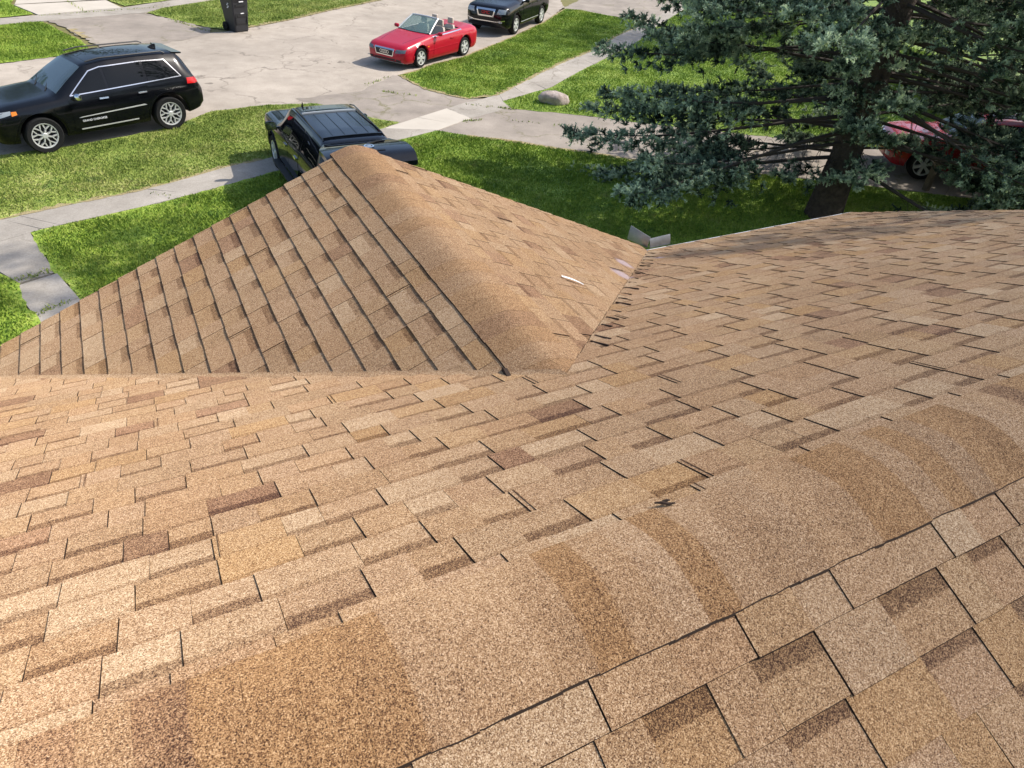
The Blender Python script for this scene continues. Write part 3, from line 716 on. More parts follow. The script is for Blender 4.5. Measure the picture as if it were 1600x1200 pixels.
    def panel(s, name, side, quads, m, off=.005, nx=8, ny=5, parent=None, label=None):
        o = s.patch(side, quads, off, nx, ny).build(name, m, parent or s.root, True)
        if label: o['label'] = label
        return o
    def disc(s, name, side, c, rx, ry, m, off=.01, parent=None, r0=0.):
        q = []; n = 16
        for i in range(n):
            a, b = 2*math.pi*i/n, 2*math.pi*(i+1)/n
            q.append(((c[0]+rx*r0*math.cos(a), c[1]+ry*r0*math.sin(a)), (c[0]+rx*math.cos(a), c[1]+ry*math.sin(a)), (c[0]+rx*math.cos(b), c[1]+ry*math.sin(b)), (c[0]+rx*r0*math.cos(b), c[1]+ry*r0*math.sin(b))))
        return s.panel(name, side, q, m, off, 1, 1, parent)
    def line(s, name, side, pts, wd, m, off=.008, parent=None, closed=False):
        """a narrow band along a 2-D polyline"""
        q = []; n = len(pts)
        for i in range(n if closed else n-1):
            a, b = Vector(pts[i]).to_2d(), Vector(pts[(i+1) % n]).to_2d(); d = (b-a).normalized(); nn = Vector((-d.y, d.x))*wd/2; e = d*wd*.5
            q.append((tuple(a-e-nn), tuple(b+e-nn), tuple(b+e+nn), tuple(a-e+nn)))
        return s.panel(name, side, q, m, off, 6, 1, parent)
    def wheels(s, style, rim_m, rim_r):
        wr, ww = s.wr, s.ww; proto = None
        hw = ww/2
        for (x, sy) in ((s.wb/2, 1), (-s.wb/2, 1), (s.wb/2, -1), (-s.wb/2, -1)):
            if proto is None:
                t = MB(); prof = [(rim_r, hw*.8), (rim_r+.02, hw*.95), (wr*.93, hw), (wr*.985, hw*.85), (wr, hw*.6), (wr, 0), (wr, -hw*.6), (wr*.985, -hw*.85), (wr*.93, -hw), (rim_r, -hw*.8)]
                t.lathe(prof, 36); wheel = t.build('wheel', M_TYRE, s.root, True)
                r = MB(); r.lathe([(rim_r*.90, hw*.72), (rim_r*.93, hw*.90), (rim_r*1.0, hw*.93), (rim_r*1.01, hw*.80), (rim_r*.9, -hw*.6)], 36)
                rim = r.build('rim', rim_m, wheel, True)
                k = MB(); k.lathe([(.001, hw*.30), (rim_r*.92, hw*.30), (rim_r*.92, hw*.2), (.001, hw*.2)], 24); k.build('brake_disc', M_TRIM, wheel)
                k = MB()
                def spoke(a, r0, r1, w0, w1, a1=None):
                    a1 = a if a1 is None else a1; c0, s0_, c1, s1_ = math.cos(a), math.sin(a), math.cos(a1), math.sin(a1)
                    p = []
                    for yy in (hw*.45, hw*.86):
                        p += [(r0*c0-w0*s0_, yy, r0*s0_+w0*c0), (r0*c0+w0*s0_, yy, r0*s0_-w0*c0), (r1*c1+w1*s1_, yy-.0, r1*s1_-w1*c1), (r1*c1-w1*s1_, yy, r1*s1_+w1*c1)]
                    k.hexa(p)
                if style == 'mesh':
                    for i in range(8):
                        a = 2*math.pi*i/8; d = math.pi/8
                        spoke(a, .04, rim_r*.55, .016, .013); spoke(a, rim_r*.52, rim_r*.96, .013, .015, a+d*.72); spoke(a, rim_r*.52, rim_r*.96, .013, .015, a-d*.72)
                elif style == 'star6':
                    for i in range(6): a = 2*math.pi*i/6+.2; spoke(a, .04, rim_r*.97, .030, .046)
                else:
                    for i in range(5):
                        a = 2*math.pi*i/5+.1; spoke(a-.10, .05, rim_r*.97, .020, .026); spoke(a+.12, .05, rim_r*.97, .020, .026)
                k.lathe([(.001, hw*.90), (.05, hw*.90), (.066, hw*.80), (.066, hw*.3)], 16); k.build('spokes', rim_m, wheel, False)
                proto = wheel; o = wheel
            else:
                o = proto.copy(); COL.objects.link(o); o.parent = s.root
                for ch in list(proto.children):
                    c = ch.copy(); COL.objects.link(c); c.parent = o
            o.location = (x, sy*(s.track/2), wr); o.rotation_euler = (0, rnd.uniform(0, 1) if sy > 0 else 0, 0)
            if sy < 0: o.rotation_euler = (0, rnd.uniform(0, 1), math.pi)
    def mirror(s, x, y, z, m, sy, size=(.12, .21, .15)):
        b = MB(); c = (0, 0, 0); L, W, H = size; n = 12; v = []
        prof = [(-.5, .55), (-.42, .92), (-.15, 1.), (.2, .82), (.42, .5), (.5, .15)]
        for (t, k) in prof:
            for i in range(n):
                a = 2*math.pi*i/n; ca, sa = math.cos(a), math.sin(a); e = .6
                v.append((t*L, math.copysign(abs(ca)**e, ca)*W/2*k, math.copysign(abs(sa)**e, sa)*H/2*k))
        f = [(j*n+i, (j+1)*n+i, (j+1)*n+(i+1) % n, j*n+(i+1) % n) for j in range(len(prof)-1) for i in range(n)]+[tuple(range(n)), tuple((len(prof)-1)*n+i for i in range(n))[::-1]]
        b.add(v, f); b.box((.0, -sy*W*.55, -H*.30), (.06, W*.5, .04))
        o = b.build('wing_mirror', m, s.root, True); o.location = (x, sy*y, z)
        g = MB(); g.box((-L*.5-.002, 0, 0), (.006, W*.85, H*.75)); g.build('mirror_glass', M_CHROME, o)
        return o

def handles(c, xs, z, m, parent=None, sides=('left', 'right')):
    for sd in sides:
        for x in xs: c.panel('door_handle', sd, [((x-.10, z-.014), (x+.10, z-.014), (x+.10, z+.014), (x-.10, z+.014))], m, .03, 4, 2, parent)
def fill_quads(poly):        # fan of quads from a convex outline
    cx = sum(p[0] for p in poly)/len(poly); cy = sum(p[1] for p in poly)/len(poly)
    return poly

# ---- black suv on the street
SUV = [(2.43, .42, .62, .74, .58, .82, .48, .80), (2.36, .34, .82, .88, .78, .95, .70, .93), (2.2, .29, .91, .96, .86, 1.03, .72, 1.01), (1.9, .28, .958, 1.01, .90, 1.09, .76, 1.07), (1.2, .28, .97, 1.06, .925, 1.145, .79, 1.12), (.98, .28, .97, 1.08, .925, 1.165, .76, 1.14),
       (.60, .28, .97, 1.09, .925, 1.44, .69, 1.40), (.18, .28, .97, 1.10, .925, 1.685, .61, 1.645), (-.3, .28, .97, 1.115, .925, 1.745, .62, 1.695), (-1.0, .28, .97, 1.135, .925, 1.755, .62, 1.705), (-1.6, .30, .97, 1.16, .92, 1.74, .61, 1.69), (-2.02, .34, .96, 1.185, .90, 1.70, .585, 1.65),
       (-2.12, .36, .95, 1.19, .88, 1.60, .57, 1.56), (-2.28, .40, .93, 1.16, .86, 1.30, .60, 1.27), (-2.36, .44, .90, 1.02, .82, 1.10, .62, 1.08), (-2.42, .5, .80, .86, .74, .92, .6, .90)]
def suv_glass(c, win, shield, rear, trim, tint=M_GLASS):
    for sd in ('left', 'right'):
        for q in win: c.panel('window', sd, [q], tint, .006, 8, 5)
        if trim:
            a = win[0]; z = win[-1]
            top = [win[0][0], win[0][3]]+[p for q in win for p in (q[3], q[2])][1:]+[z[1]]
            base = [win[0][0], z[1]]
            o = c.line('window_trim', sd, [win[0][0]]+[win[0][3]]+[q[2] for q in win]+[z[1], win[0][0]], .018, trim, .010)
    c.panel('windshield', 'top', [shield], M_SHIELD, .006, 10, 8)
    c.panel('rear_window_or_bay', 'rear', [rear], tint, .006, 8, 5)
def jeep_like(name, label, cat, loc, hdg, scale, paint, full=True):
    c = Car(name, label, cat, loc, hdg, scale, paint, SUV, 2.915, .395, .27, 1.66)
    win = [((.70, 1.13), (-.12, 1.145), (-.14, 1.60), (.12, 1.545)), ((-.18, 1.148), (-1.02, 1.178), (-1.06, 1.615), (-.20, 1.605)), ((-1.10, 1.182), (-1.92, 1.22), (-1.66, 1.585), (-1.13, 1.612))]
    suv_glass(c, win, ((.93, -.74), (.93, .74), (.24, .585), (.24, -.585)), ((-.72, 1.22), (.72, 1.22), (.53, 1.56), (-.53, 1.56)), M_CHROME if full else None)
    c.panel('sunroof', 'top', [((.05, -.48), (.05, .48), (-.62, .50), (-.62, -.50)), ((-.68, -.50), (-.68, .50), (-1.45, .49), (-1.45, -.49))], M_GLASS, .005, 6, 6)
    for sd in ('left', 'right'):
        s_ = 1 if sd == 'left' else -1
        for (x0, x1, r0) in ((.78, -.15, 0), (-.17, -1.05, 1)):
            d = c.panel('door', sd, [((x0, .44), (x1, .44), (x1, 1.10), (x0, 1.08))] if not r0 else [((x0, .44), (x1+.06, .52), (x1, 1.13), (x0, 1.10))], paint, .007, 10, 8)
            x = x1+.17; z = 1.0; c.panel('handle', sd, [((x-.10, z-.015), (x+.10, z-.015), (x+.10, z+.018), (x-.10, z+.018))], M_CHROME if full else paint, .035, 4, 2, d)
        c.line('sill_trim', sd, [(.98, .40), (-.98, .42)], .022, M_SILVER, .012)
        c.panel('door_crease_glint', sd, [((.66, .662), (-.92, .712), (-.86, .738), (.60, .678))], M_SILVER, .018, 12, 2)  # silver wedge paints the reflection caught by the sculpted door crease
        c.line('arch_trim', sd, [(1.4575+.50*math.cos(R(a)), .395+.50*math.sin(R(a))) for a in range(8, 180, 12)], .055, M_TRIM if full else paint, .014)
        c.line('arch_trim', sd, [(-1.4575+.50*math.cos(R(a)), .395+.50*math.sin(R(a))) for a in range(2, 172, 12)], .055, M_TRIM if full else paint, .014)
        c.panel('headlight', sd, [((2.30, .86), (1.98, .93), (1.96, 1.0), (2.26, .97))], M_LAMP, .006, 4, 3)
        c.panel('side_marker', sd, [((1.97, .90), (1.86, .92), (1.86, .985), (1.96, .985))], M_AMBER, .008, 2, 2)
        c.panel('taillight', sd, [((-2.02, 1.04), (-2.31, 1.02), (-2.27, 1.15), (-2.04, 1.165))], M_TAIL, .007, 4, 3)
        c.panel('fog_light', 'front', [((s_*.55, .50), (s_*.74, .50), (s_*.74, .60), (s_*.52, .60))], M_LAMP, .01, 3, 2)
        b = MB(); b.tube([(-1.75, s_*.60, 1.715), (-1.65, s_*.60, 1.76), (-.2, s_*.605, 1.775), (.1, s_*.60, 1.73)], .016, 6); b.build('roof_rail', M_TRIM, c.root, True)
        c.mirror(.62, 1.05, 1.13, M_CHROME if full else paint, s_)
    for y in (-.66, .66):
        c.panel('taillight', 'rear', [((y-.13, 1.03), (y+.13, 1.03), (y+.12, 1.14), (y-.12, 1.14))], M_TAIL, .006, 3, 3)
    for y in (-.66, .66):
        c.panel('headlight', 'front', [((y-.16, .85), (y+.14, .85), (y+.12, .94), (y-.16, .93))], M_LAMP, .006, 3, 3)
    c.panel('grille', 'front', [((i*.115-.045, .79), (i*.115+.045, .79), (i*.115+.042, .90), (i*.115-.042, .90)) for i in range(-3, 4)], M_CHROME, .008, 2, 2)
    c.panel('license_plate', 'rear', [((-.2, .80), (.2, .80), (.2, .93), (-.2, .93))], M_WHITE, .008, 2, 2)
    b = MB(); b.hexa([(-1.95, -.56, 1.655), (-2.20, -.52, 1.635), (-2.20, .52, 1.635), (-1.95, .56, 1.655), (-1.95, -.56, 1.705), (-2.21, -.52, 1.665), (-2.21, .52, 1.665), (-1.95, .56, 1.705)]); b.build('spoiler', paint, c.root)
    b = MB(); b.hexa([(-1.62, -.02, 1.735), (-1.82, -.025, 1.725), (-1.82, .025, 1.725), (-1.62, .02, 1.735), (-1.72, -.005, 1.79), (-1.82, -.01, 1.80), (-1.82, .01, 1.80), (-1.72, .005, 1.79)]); b.build('antenna', paint, c.root)
    for y in (-.3, .3):
        b = MB(); b.tube([(1.02, y+.05, 1.17), (.86, y-.2, 1.25), (.8, y-.34, 1.29)], .010, 5); b.build('wiper', M_TRIM, c.root)
    c.wheels('mesh' if full else 'star6', M_SILVER, .275)
    return c
jeep = jeep_like('parked_suv', 'black suv parked on the street with chrome window trim and silver mesh wheels', 'suv', (-2.04, 20.61), 200.0, 1.045, M_BLACK)
text_part('lettering', 'GRAND CHEROKEE', .062, M_WHITE, jeep.root, (.34, .992, .585), (R(90), 0, R(180)))
jeep_like('parked_suv', 'dark red suv half hidden behind the spruce trunk', 'suv', (19.55, 10.9), 143, 1.0, M_RED2, False)

# ---- black suv ahead of the convertible, at the top of the street
ACA = [(2.56, .46, .68, .84, .62, .92, .5, .90), (2.48, .34, .88, 1.0, .82, 1.07, .72, 1.05), (2.25, .28, .965, 1.06, .89, 1.14, .76, 1.12), (1.4, .28, 1.0, 1.13, .95, 1.22, .82, 1.19), (1.12, .28, 1.0, 1.14, .95, 1.25, .8, 1.22), (.22, .28, 1.0, 1.17, .95, 1.73, .64, 1.69), (-.3, .28, 1.0, 1.19, .95, 1.80, .65, 1.75),
       (-1.6, .30, 1.0, 1.22, .94, 1.80, .64, 1.75), (-2.15, .34, .99, 1.24, .92, 1.74, .61, 1.69), (-2.38, .40, .96, 1.2, .88, 1.32, .66, 1.29), (-2.48, .45, .92, 1.05, .84, 1.12, .66, 1.10), (-2.54, .5, .80, .88, .76, .95, .6, .93)]
g = Car('parked_suv', 'black suv with a chrome framed grille bearing red letters behind the red convertible', 'suv', (15.35, 31.323), 219.8, 1.027, M_BLACK, ACA, 3.02, .37, .25, 1.70)
suv_glass(g, [((.82, 1.19), (-.08, 1.21), (-.10, 1.64), (.16, 1.60)), ((-.14, 1.21), (-1.02, 1.235), (-1.04, 1.66), (-.16, 1.645)), ((-1.1, 1.24), (-2.0, 1.27), (-1.85, 1.63), (-1.12, 1.66))], ((1.06, -.78), (1.06, .78), (.28, .62), (.28, -.62)), ((-.72, 1.26), (.72, 1.26), (.56, 1.6), (-.56, 1.6)), M_CHROME)
for sd in ('left', 'right'):
    s_ = 1 if sd == 'left' else -1
    for (x0, x1) in ((.86, -.10), (-.12, -1.02)):
        d = g.panel('door', sd, [((x0, .42), (x1, .42), (x1, 1.15), (x0, 1.13))], M_BLACK, .007, 10, 8)
        g.panel('handle', sd, [((x1+.08, 1.0), (x1+.28, 1.0), (x1+.28, 1.035), (x1+.08, 1.035))], M_BLACK, .035, 4, 2, d)
    g.line('arch_trim', sd, [(1.51+.475*math.cos(R(a)), .37+.475*math.sin(R(a))) for a in range(5, 180, 12)], .05, M_TRIM, .012)
    g.line('arch_trim', sd, [(-1.51+.475*math.cos(R(a)), .37+.475*math.sin(R(a))) for a in range(2, 175, 12)], .05, M_TRIM, .012)
    g.line('sill_trim', sd, [(1.0, .42), (-1.0, .42)], .02, M_SILVER, .012)
    g.panel('headlight', 'front', [((s_*.50, .84), (s_*.86, .86), (s_*.86, 1.02), (s_*.56, 1.02))], M_LAMP, .01, 5, 4)
    g.panel('fog_light', 'front', [((s_*.60, .52), (s_*.74, .52), (s_*.74, .60), (s_*.60, .60))], M_LAMP, .012, 2, 2)
    g.panel('taillight', sd, [((-2.12, 1.0), (-2.42, 1.0), (-2.36, 1.2), (-2.14, 1.2))], M_TAIL, .007, 3, 3)
    g.mirror(.72, 1.08, 1.2, M_BLACK, s_)
    b = MB(); b.tube([(-1.8, s_*.62, 1.78), (-1.6, s_*.62, 1.83), (-.3, s_*.63, 1.83), (-.05, s_*.62, 1.78)], .016, 6); b.build('roof_rail', M_TRIM, g.root, True)
gq = [(-.40, .98), (.40, .98), (.33, .74), (-.33, .74)]
gr_ = g.panel('grille', 'front', [((-.33, .74), (.33, .74), (.40, .98), (-.40, .98))], M_TRIM, .008, 8, 4)
g.line('grille_frame', 'front', gq, .05, M_CHROME, .022, gr_, True)
text_part('lettering', 'GMC', .17, M_REDLET, gr_, (2.585, 0, .865), (R(90), 0, R(90)), .006)
g.line('bumper_trim', 'front', [(-.82, .62), (-.5, .55), (.5, .55), (.82, .62)], .03, M_CHROME, .015)
g.panel('license_plate', 'rear', [((-.2, .80), (.2, .80), (.2, .93), (-.2, .93))], M_WHITE, .008, 2, 2)
g.wheels('star6', M_SILVER, .25)

# ---- red convertible
CAB = [(2.27, .30, .60, .52, .56, .60, .48, .58), (2.20, .22, .78, .64, .72, .69, .64, .67), (2.02, .18, .85, .71, .79, .77, .70, .75), (1.35, .17, .885, .80, .82, .88, .74, .855), (.80, .17, .885, .85, .83, .955, .74, .925), (.62, .17, .885, .865, .83, .965, .74, .935), (.4, .17, .885, .87, .83, .93, .745, .92),
       (-.9, .17, .885, .90, .83, .955, .745, .945), (-1.3, .17, .885, .905, .82, .98, .72, .955), (-2.0, .20, .86, .90, .78, .985, .66, .955), (-2.22, .26, .80, .86, .72, .93, .60, .90), (-2.30, .34, .70, .78, .66, .82, .55, .80)]
a = Car('convertible', 'red convertible with its top down parked on the street', 'car', (9.289, 26.428), 210.8, 1.021, M_RED, CAB, 2.65, .315, .215, 1.53, None, (-1.18, .66))
for sd in ('left', 'right'):
    s_ = 1 if sd == 'left' else -1
    d = a.panel('door', sd, [((.62, .30), (-.62, .30), (-.70, .885), (.60, .85))], M_RED, .006, 10, 8)
    a.panel('handle', sd, [((-.38, .73), (-.58, .73), (-.58, .76), (-.38, .76))], M_RED, .03, 4, 2, d)
    a.line('belt_trim', sd, [(.60, .885), (-.3, .90), (-1.15, .925)], .022, M_CHROME, .012)
    a.line('side_moulding', sd, [(.9, .50), (-.85, .52)], .03, M_RED, .014)
    a.panel('headlight', 'front', [((s_*.47, .54), (s_*.80, .56), (s_*.80, .66), (s_*.50, .645))], M_LAMP2, .008, 5, 4)
    a.panel('side_marker', sd, [((.98, .62), (.90, .62), (.90, .655), (.98, .655))], M_AMBER, .01, 2, 2)
    a.panel('fog_light', 'front', [((s_*.5, .27), (s_*.68, .27), (s_*.68, .34), (s_*.5, .34))], M_TRIM, .01, 3, 2)
    a.panel('taillight', 'rear', [((s_*.40, .66), (s_*.70, .66), (s_*.70, .78), (s_*.42, .78))], M_TAIL, .008, 3, 3)
    a.line('arch_trim', sd, [(1.325+.41*math.cos(R(q)), .315+.41*math.sin(R(q))) for q in range(2, 180, 12)], .03, M_RED, .014)
    a.line('arch_trim', sd, [(-1.325+.41*math.cos(R(q)), .315+.41*math.sin(R(q))) for q in range(2, 180, 12)], .03, M_RED, .014)
    a.mirror(.42, .98, .98, M_RED, s_, (.11, .2, .13))
gg = a.panel('grille', 'front', [((-.36, .43), (.36, .43), (.40, .62), (-.40, .62))], M_TRIM, .008, 8, 4)
a.line('grille_frame', 'front', [(-.36, .43), (.36, .43), (.41, .63), (-.41, .63)], .028, M_CHROME, .018, gg, True)
for i in range(4): a.disc('emblem_ring', 'front', (-.135+.09*i, .535), .062, .058, M_CHROME, .022, gg, .74)
a.panel('air_intake', 'front', [((-.42, .26), (.42, .26), (.46, .34), (-.46, .34))], M_TRIM, .008, 6, 2)
a.line('hood_seam', 'top', [(2.05, .44), (.85, .66)], .012, M_TRIM, .002); a.line('hood_seam', 'top', [(2.05, -.44), (.85, -.66)], .012, M_TRIM, .002)
a.line('bumper_trim', 'front', [(-.7, .22), (.7, .22)], .02, M_SILVER, .012)
a.panel('license_plate', 'rear', [((-.22, .62), (.22, .62), (.22, .74), (-.22, .74))], M_WHITE, .008, 2, 2)
a.wheels('star6', M_SILVER, .225)
# cabin: tub, dashboard, steering wheel, seats, windshield
b = MB(); t0, t1 = -1.20, .68; yw = .715; zf = .30
b.box(((t0+t1)/2, 0, zf), (t1-t0, 2*yw, .03)); b.box(((t0+t1)/2, yw, .61), (t1-t0, .03, .62)); b.box(((t0+t1)/2, -yw, .61), (t1-t0, .03, .62)); b.box((t0, 0, .62), (.03, 2*yw-.04, .64)); b.box((t1, 0, .60), (.03, 2*yw-.04, .60))
b.box((-.15, 0, .42), (1.3, .2, .2)); b.build('cabin_tub', M_CARPET, a.root)
b = MB(); b.rbox((-1.00, 0, .895), (.40, 1.38, .07), .06); b.build('tonneau_cover', M_CARPET, a.root)
b = MB(); b.rbox((.53, 0, .83), (.32, 1.4, .2), .05); b.build('dashboard', M_TRIM, a.root)
b = MB(); tp = [(.31+.05*math.sin(q), .36+.18*math.cos(q), .82+.16*math.sin(q)) for q in np.linspace(0, 2*math.pi, 21)]; b.tube(tp, .016, 6, 0, False); b.tube([(.45, .36, .80), (.31, .36, .82)], .02, 6); b.tube([(.31, .19, .82), (.31, .53, .82)], .014, 6); b.build('steering_wheel', M_TRIM, a.root)
def seat(x, y, wd):
    b = MB(); b.rbox((x, y, .47), (.50, wd, .16), .07, 0, 3, .95)
    N = 9; ring = []
    for k in range(N):
        t = k/(N-1); w_ = wd/2*(.92+.10*math.sin(math.pi*t))*(1 if t < .8 else 1-.9*(t-.8)); xx = x-.24-.20*t; zz = .50+.53*t; th = .085-.03*t
        ring.append([(xx-th, -w_*.9), (xx-th*.6, -w_), (xx+th, -w_), (xx+th*.6, -w_*.6), (xx+th*.6, w_*.6), (xx+th, w_), (xx-th*.6, w_), (xx-th, w_*.9)])
        ring[-1] = [(p[0], y+p[1], zz) for p in ring[-1]]
    v = [p for r_ in ring for p in r_]; m = 8
    b.add(v, [(j*m+i, j*m+(i+1) % m, (j+1)*m+(i+1) % m, (j+1)*m+i) for j in range(N-1) for i in range(m)]+[tuple(range(m))[::-1], tuple((N-1)*m+i for i in range(m))])
    o = b.build('seat', M_BEIGE, a.root, True)
    b = MB(); b.rbox((x-.47, y, 1.17), (.12, wd*.55, .19), .045, 0, 4, .94); b.tube([(x-.46, y-.06, .95), (x-.47, y-.06, 1.12)], .008, 5); b.tube([(x-.46, y+.06, .95), (x-.47, y+.06, 1.12)], .008, 5); b.build('headrest', M_BEIGE, o)
for x, wd in ((.02, .50), (-.62, .44)):
    for y in (-.36, .36): seat(x, y, wd)
W0, W1 = .66, .02
def wsp(t, k):     # windshield surface: t across -1..1, k up 0..1
    hwd = .70-.13*k; return Vector((.74+(.02-.74)*k-.10*(t*t)*(1-k*.5), hwd*t, .955+.43*k+.02*math.sin(math.pi*k)-.03*t*t*k))
b = MB(); n, m_ = 10, 6
v = [wsp(-.97+1.94*i/n, .03+.94*j/m_) for j in range(m_+1) for i in range(n+1)]; k = len(v); v += [p+Vector((-.006, 0, -.006)) for p in v]
f = [(j*(n+1)+i, j*(n+1)+i+1, (j+1)*(n+1)+i+1, (j+1)*(n+1)+i) for j in range(m_) for i in range(n)]; f += [tuple(q+k for q in t[::-1]) for t in f]
b.add(v, f); ws = b.build('windshield', M_CLEAR, a.root, True)
def glassy(m, tint, mixv):
    t = m.node_tree; o = [q for q in t.nodes if q.type == 'OUTPUT_MATERIAL'][0]; p = t.nodes['Principled BSDF']
    tr = t.nodes.new('ShaderNodeBsdfTransparent'); tr.inputs[0].default_value = (*tint, 1); mx = t.nodes.new('ShaderNodeMixShader'); mx.inputs[0].default_value = mixv
    t.links.new(tr.outputs[0], mx.inputs[1]); t.links.new(p.outputs[0], mx.inputs[2]); t.links.new(mx.outputs[0], o.inputs[0])
glassy(M_CLEAR, (.80, .90, .88), .42)
b = MB(); b.tube([wsp(-1, k) for k in np.linspace(0, 1, 8)]+[wsp(t, 1) for t in np.linspace(-.95, .95, 11)]+[wsp(1, k) for k in np.linspace(1, 0, 8)], .026, 8); b.build('windshield_frame', M_SILVER, ws, True)
b = MB(); b.tube([wsp(t, 0.01) for t in np.linspace(-1, 1, 11)], .02, 6); b.build('wiper_cowl', M_TRIM, ws, True)
b = MB(); b.rbox((.02, 0, 1.30), (.03, .24, .07), .014); b.build('inner_mirror', M_TRIM, ws)

# ---- black suv in front of the gable, rear hatch open
ESC = [(2.58, .45, .74, .92, .70, 1.0, .6, .98), (2.52, .34, .92, 1.04, .88, 1.12, .78, 1.10), (2.3, .30, .99, 1.10, .93, 1.18, .82, 1.16), (1.3, .30, 1.0, 1.16, .95, 1.25, .84, 1.22), (1.02, .30, 1.0, 1.18, .95, 1.29, .82, 1.25), (.40, .30, 1.0, 1.2, .95, 1.80, .70, 1.76), (-.2, .30, 1.0, 1.21, .95, 1.86, .71, 1.82),
       (-1.6, .32, 1.0, 1.22, .95, 1.875, .71, 1.835), (-2.26, .36, .99, 1.23, .94, 1.86, .70, 1.82), (-2.40, .38, .985, 1.22, .93, 1.82, .69, 1.78), (-2.47, .42, .97, 1.20, .92, 1.74, .68, 1.70), (-2.50, .46, .95, 1.15, .90, 1.5, .70, 1.45)]
e = Car('parked_suv', 'black suv with ribbed roof and open rear hatch, nearest the gable peak', 'suv', (2.571, 15.393), 90.7, .945, M_NAVYBLACK, ESC, 2.95, .41, .28, 1.72)
suv_glass(e, [((.74, 1.24), (-.15, 1.26), (-.17, 1.72), (.22, 1.68)), ((-.21, 1.26), (-1.08, 1.28), (-1.10, 1.74), (-.23, 1.725)), ((-1.15, 1.28), (-2.28, 1.30), (-2.24, 1.72), (-1.17, 1.745))], ((.96, -.78), (.96, .78), (.46, .68), (.46, -.68)), ((-.62, .62), (.62, .62), (.60, 1.72), (-.60, 1.72)), None)  # rear quad: dark sheet standing in for the shaded open cargo bay
e.panel('sunroof', 'top', [((.22, -.46), (.22, .46), (-.30, .48), (-.30, -.48))], M_GLASS, .006, 6, 6)
for i in range(4):
    y = -.39+.26*i; e.line('roof_rib', 'top', [(-.50, y), (-2.05, y)], .016, M_NAVYBLACK, .012)
e.line('roof_bar', 'top', [(-.38, -.6), (-.38, .6)], .03, M_SILVER, .03)
e.line('roof_bar', 'top', [(-2.12, -.62), (-2.12, .62)], .035, M_BLACK, .04)
for sd in ('left', 'right'):
    s_ = 1 if sd == 'left' else -1
    for (x0, x1) in ((.86, -.17), (-.19, -1.08)):
        d = e.panel('door', sd, [((x0, .46), (x1, .46), (x1, 1.2), (x0, 1.18))], M_NAVYBLACK, .007, 10, 8)
        e.panel('handle', sd, [((x1+.08, 1.06), (x1+.30, 1.06), (x1+.30, 1.095), (x1+.08, 1.095))], M_CHROME, .035, 4, 2, d)
    e.line('arch_trim', sd, [(1.475+.515*math.cos(R(q)), .41+.515*math.sin(R(q))) for q in range(5, 180, 12)], .06, M_NAVYBLACK, .016)
    e.line('arch_trim', sd, [(-1.475+.515*math.cos(R(q)), .41+.515*math.sin(R(q))) for q in range(2, 175, 12)], .06, M_NAVYBLACK, .016)
    e.line('belt_trim', sd, [(.84, 1.225), (-2.28, 1.285)], .02, M_TRIM, .012)
    e.panel('headlight', 'front', [((s_*.62, .84), (s_*.90, .86), (s_*.90, 1.08), (s_*.66, 1.06))], M_LAMP, .01, 4, 4)
    e.panel('taillight', 'rear', [((s_*.80, 1.0), (s_*.90, 1.0), (s_*.84, 1.45), (s_*.74, 1.45))], M_TAIL, .01, 3, 4)
    e.mirror(.78, 1.13, 1.30, M_NAVYBLACK, s_, (.14, .26, .22))
    b = MB(); b.hexa([(1.0, s_*.98, .36), (-1.0, s_*.98, .36), (-1.0, s_*1.14, .36), (1.0, s_*1.14, .36), (1.0, s_*.98, .41), (-1.0, s_*.98, .41), (-1.0, s_*1.14, .41), (1.0, s_*1.14, .41)]); b.build('running_board', M_TRIM, e.root)
    b = MB(); b.tube([(-2.2, s_*.66, 1.84), (-2.05, s_*.66, 1.865), (-.1, s_*.67, 1.88), (.15, s_*.65, 1.83)], .016, 6); b.build('roof_rail', M_BLACK, e.root, True)
b = MB(); b.tube([(.40, .42, 1.78), (.36, .42, 1.90)], [.03, .006], 6); b.build('antenna', M_TRIM, e.root)
e.panel('grille', 'front', [((-.5, .70), (.5, .70), (.46, 1.04), (-.46, 1.04))], M_CHROME, .01, 6, 4)
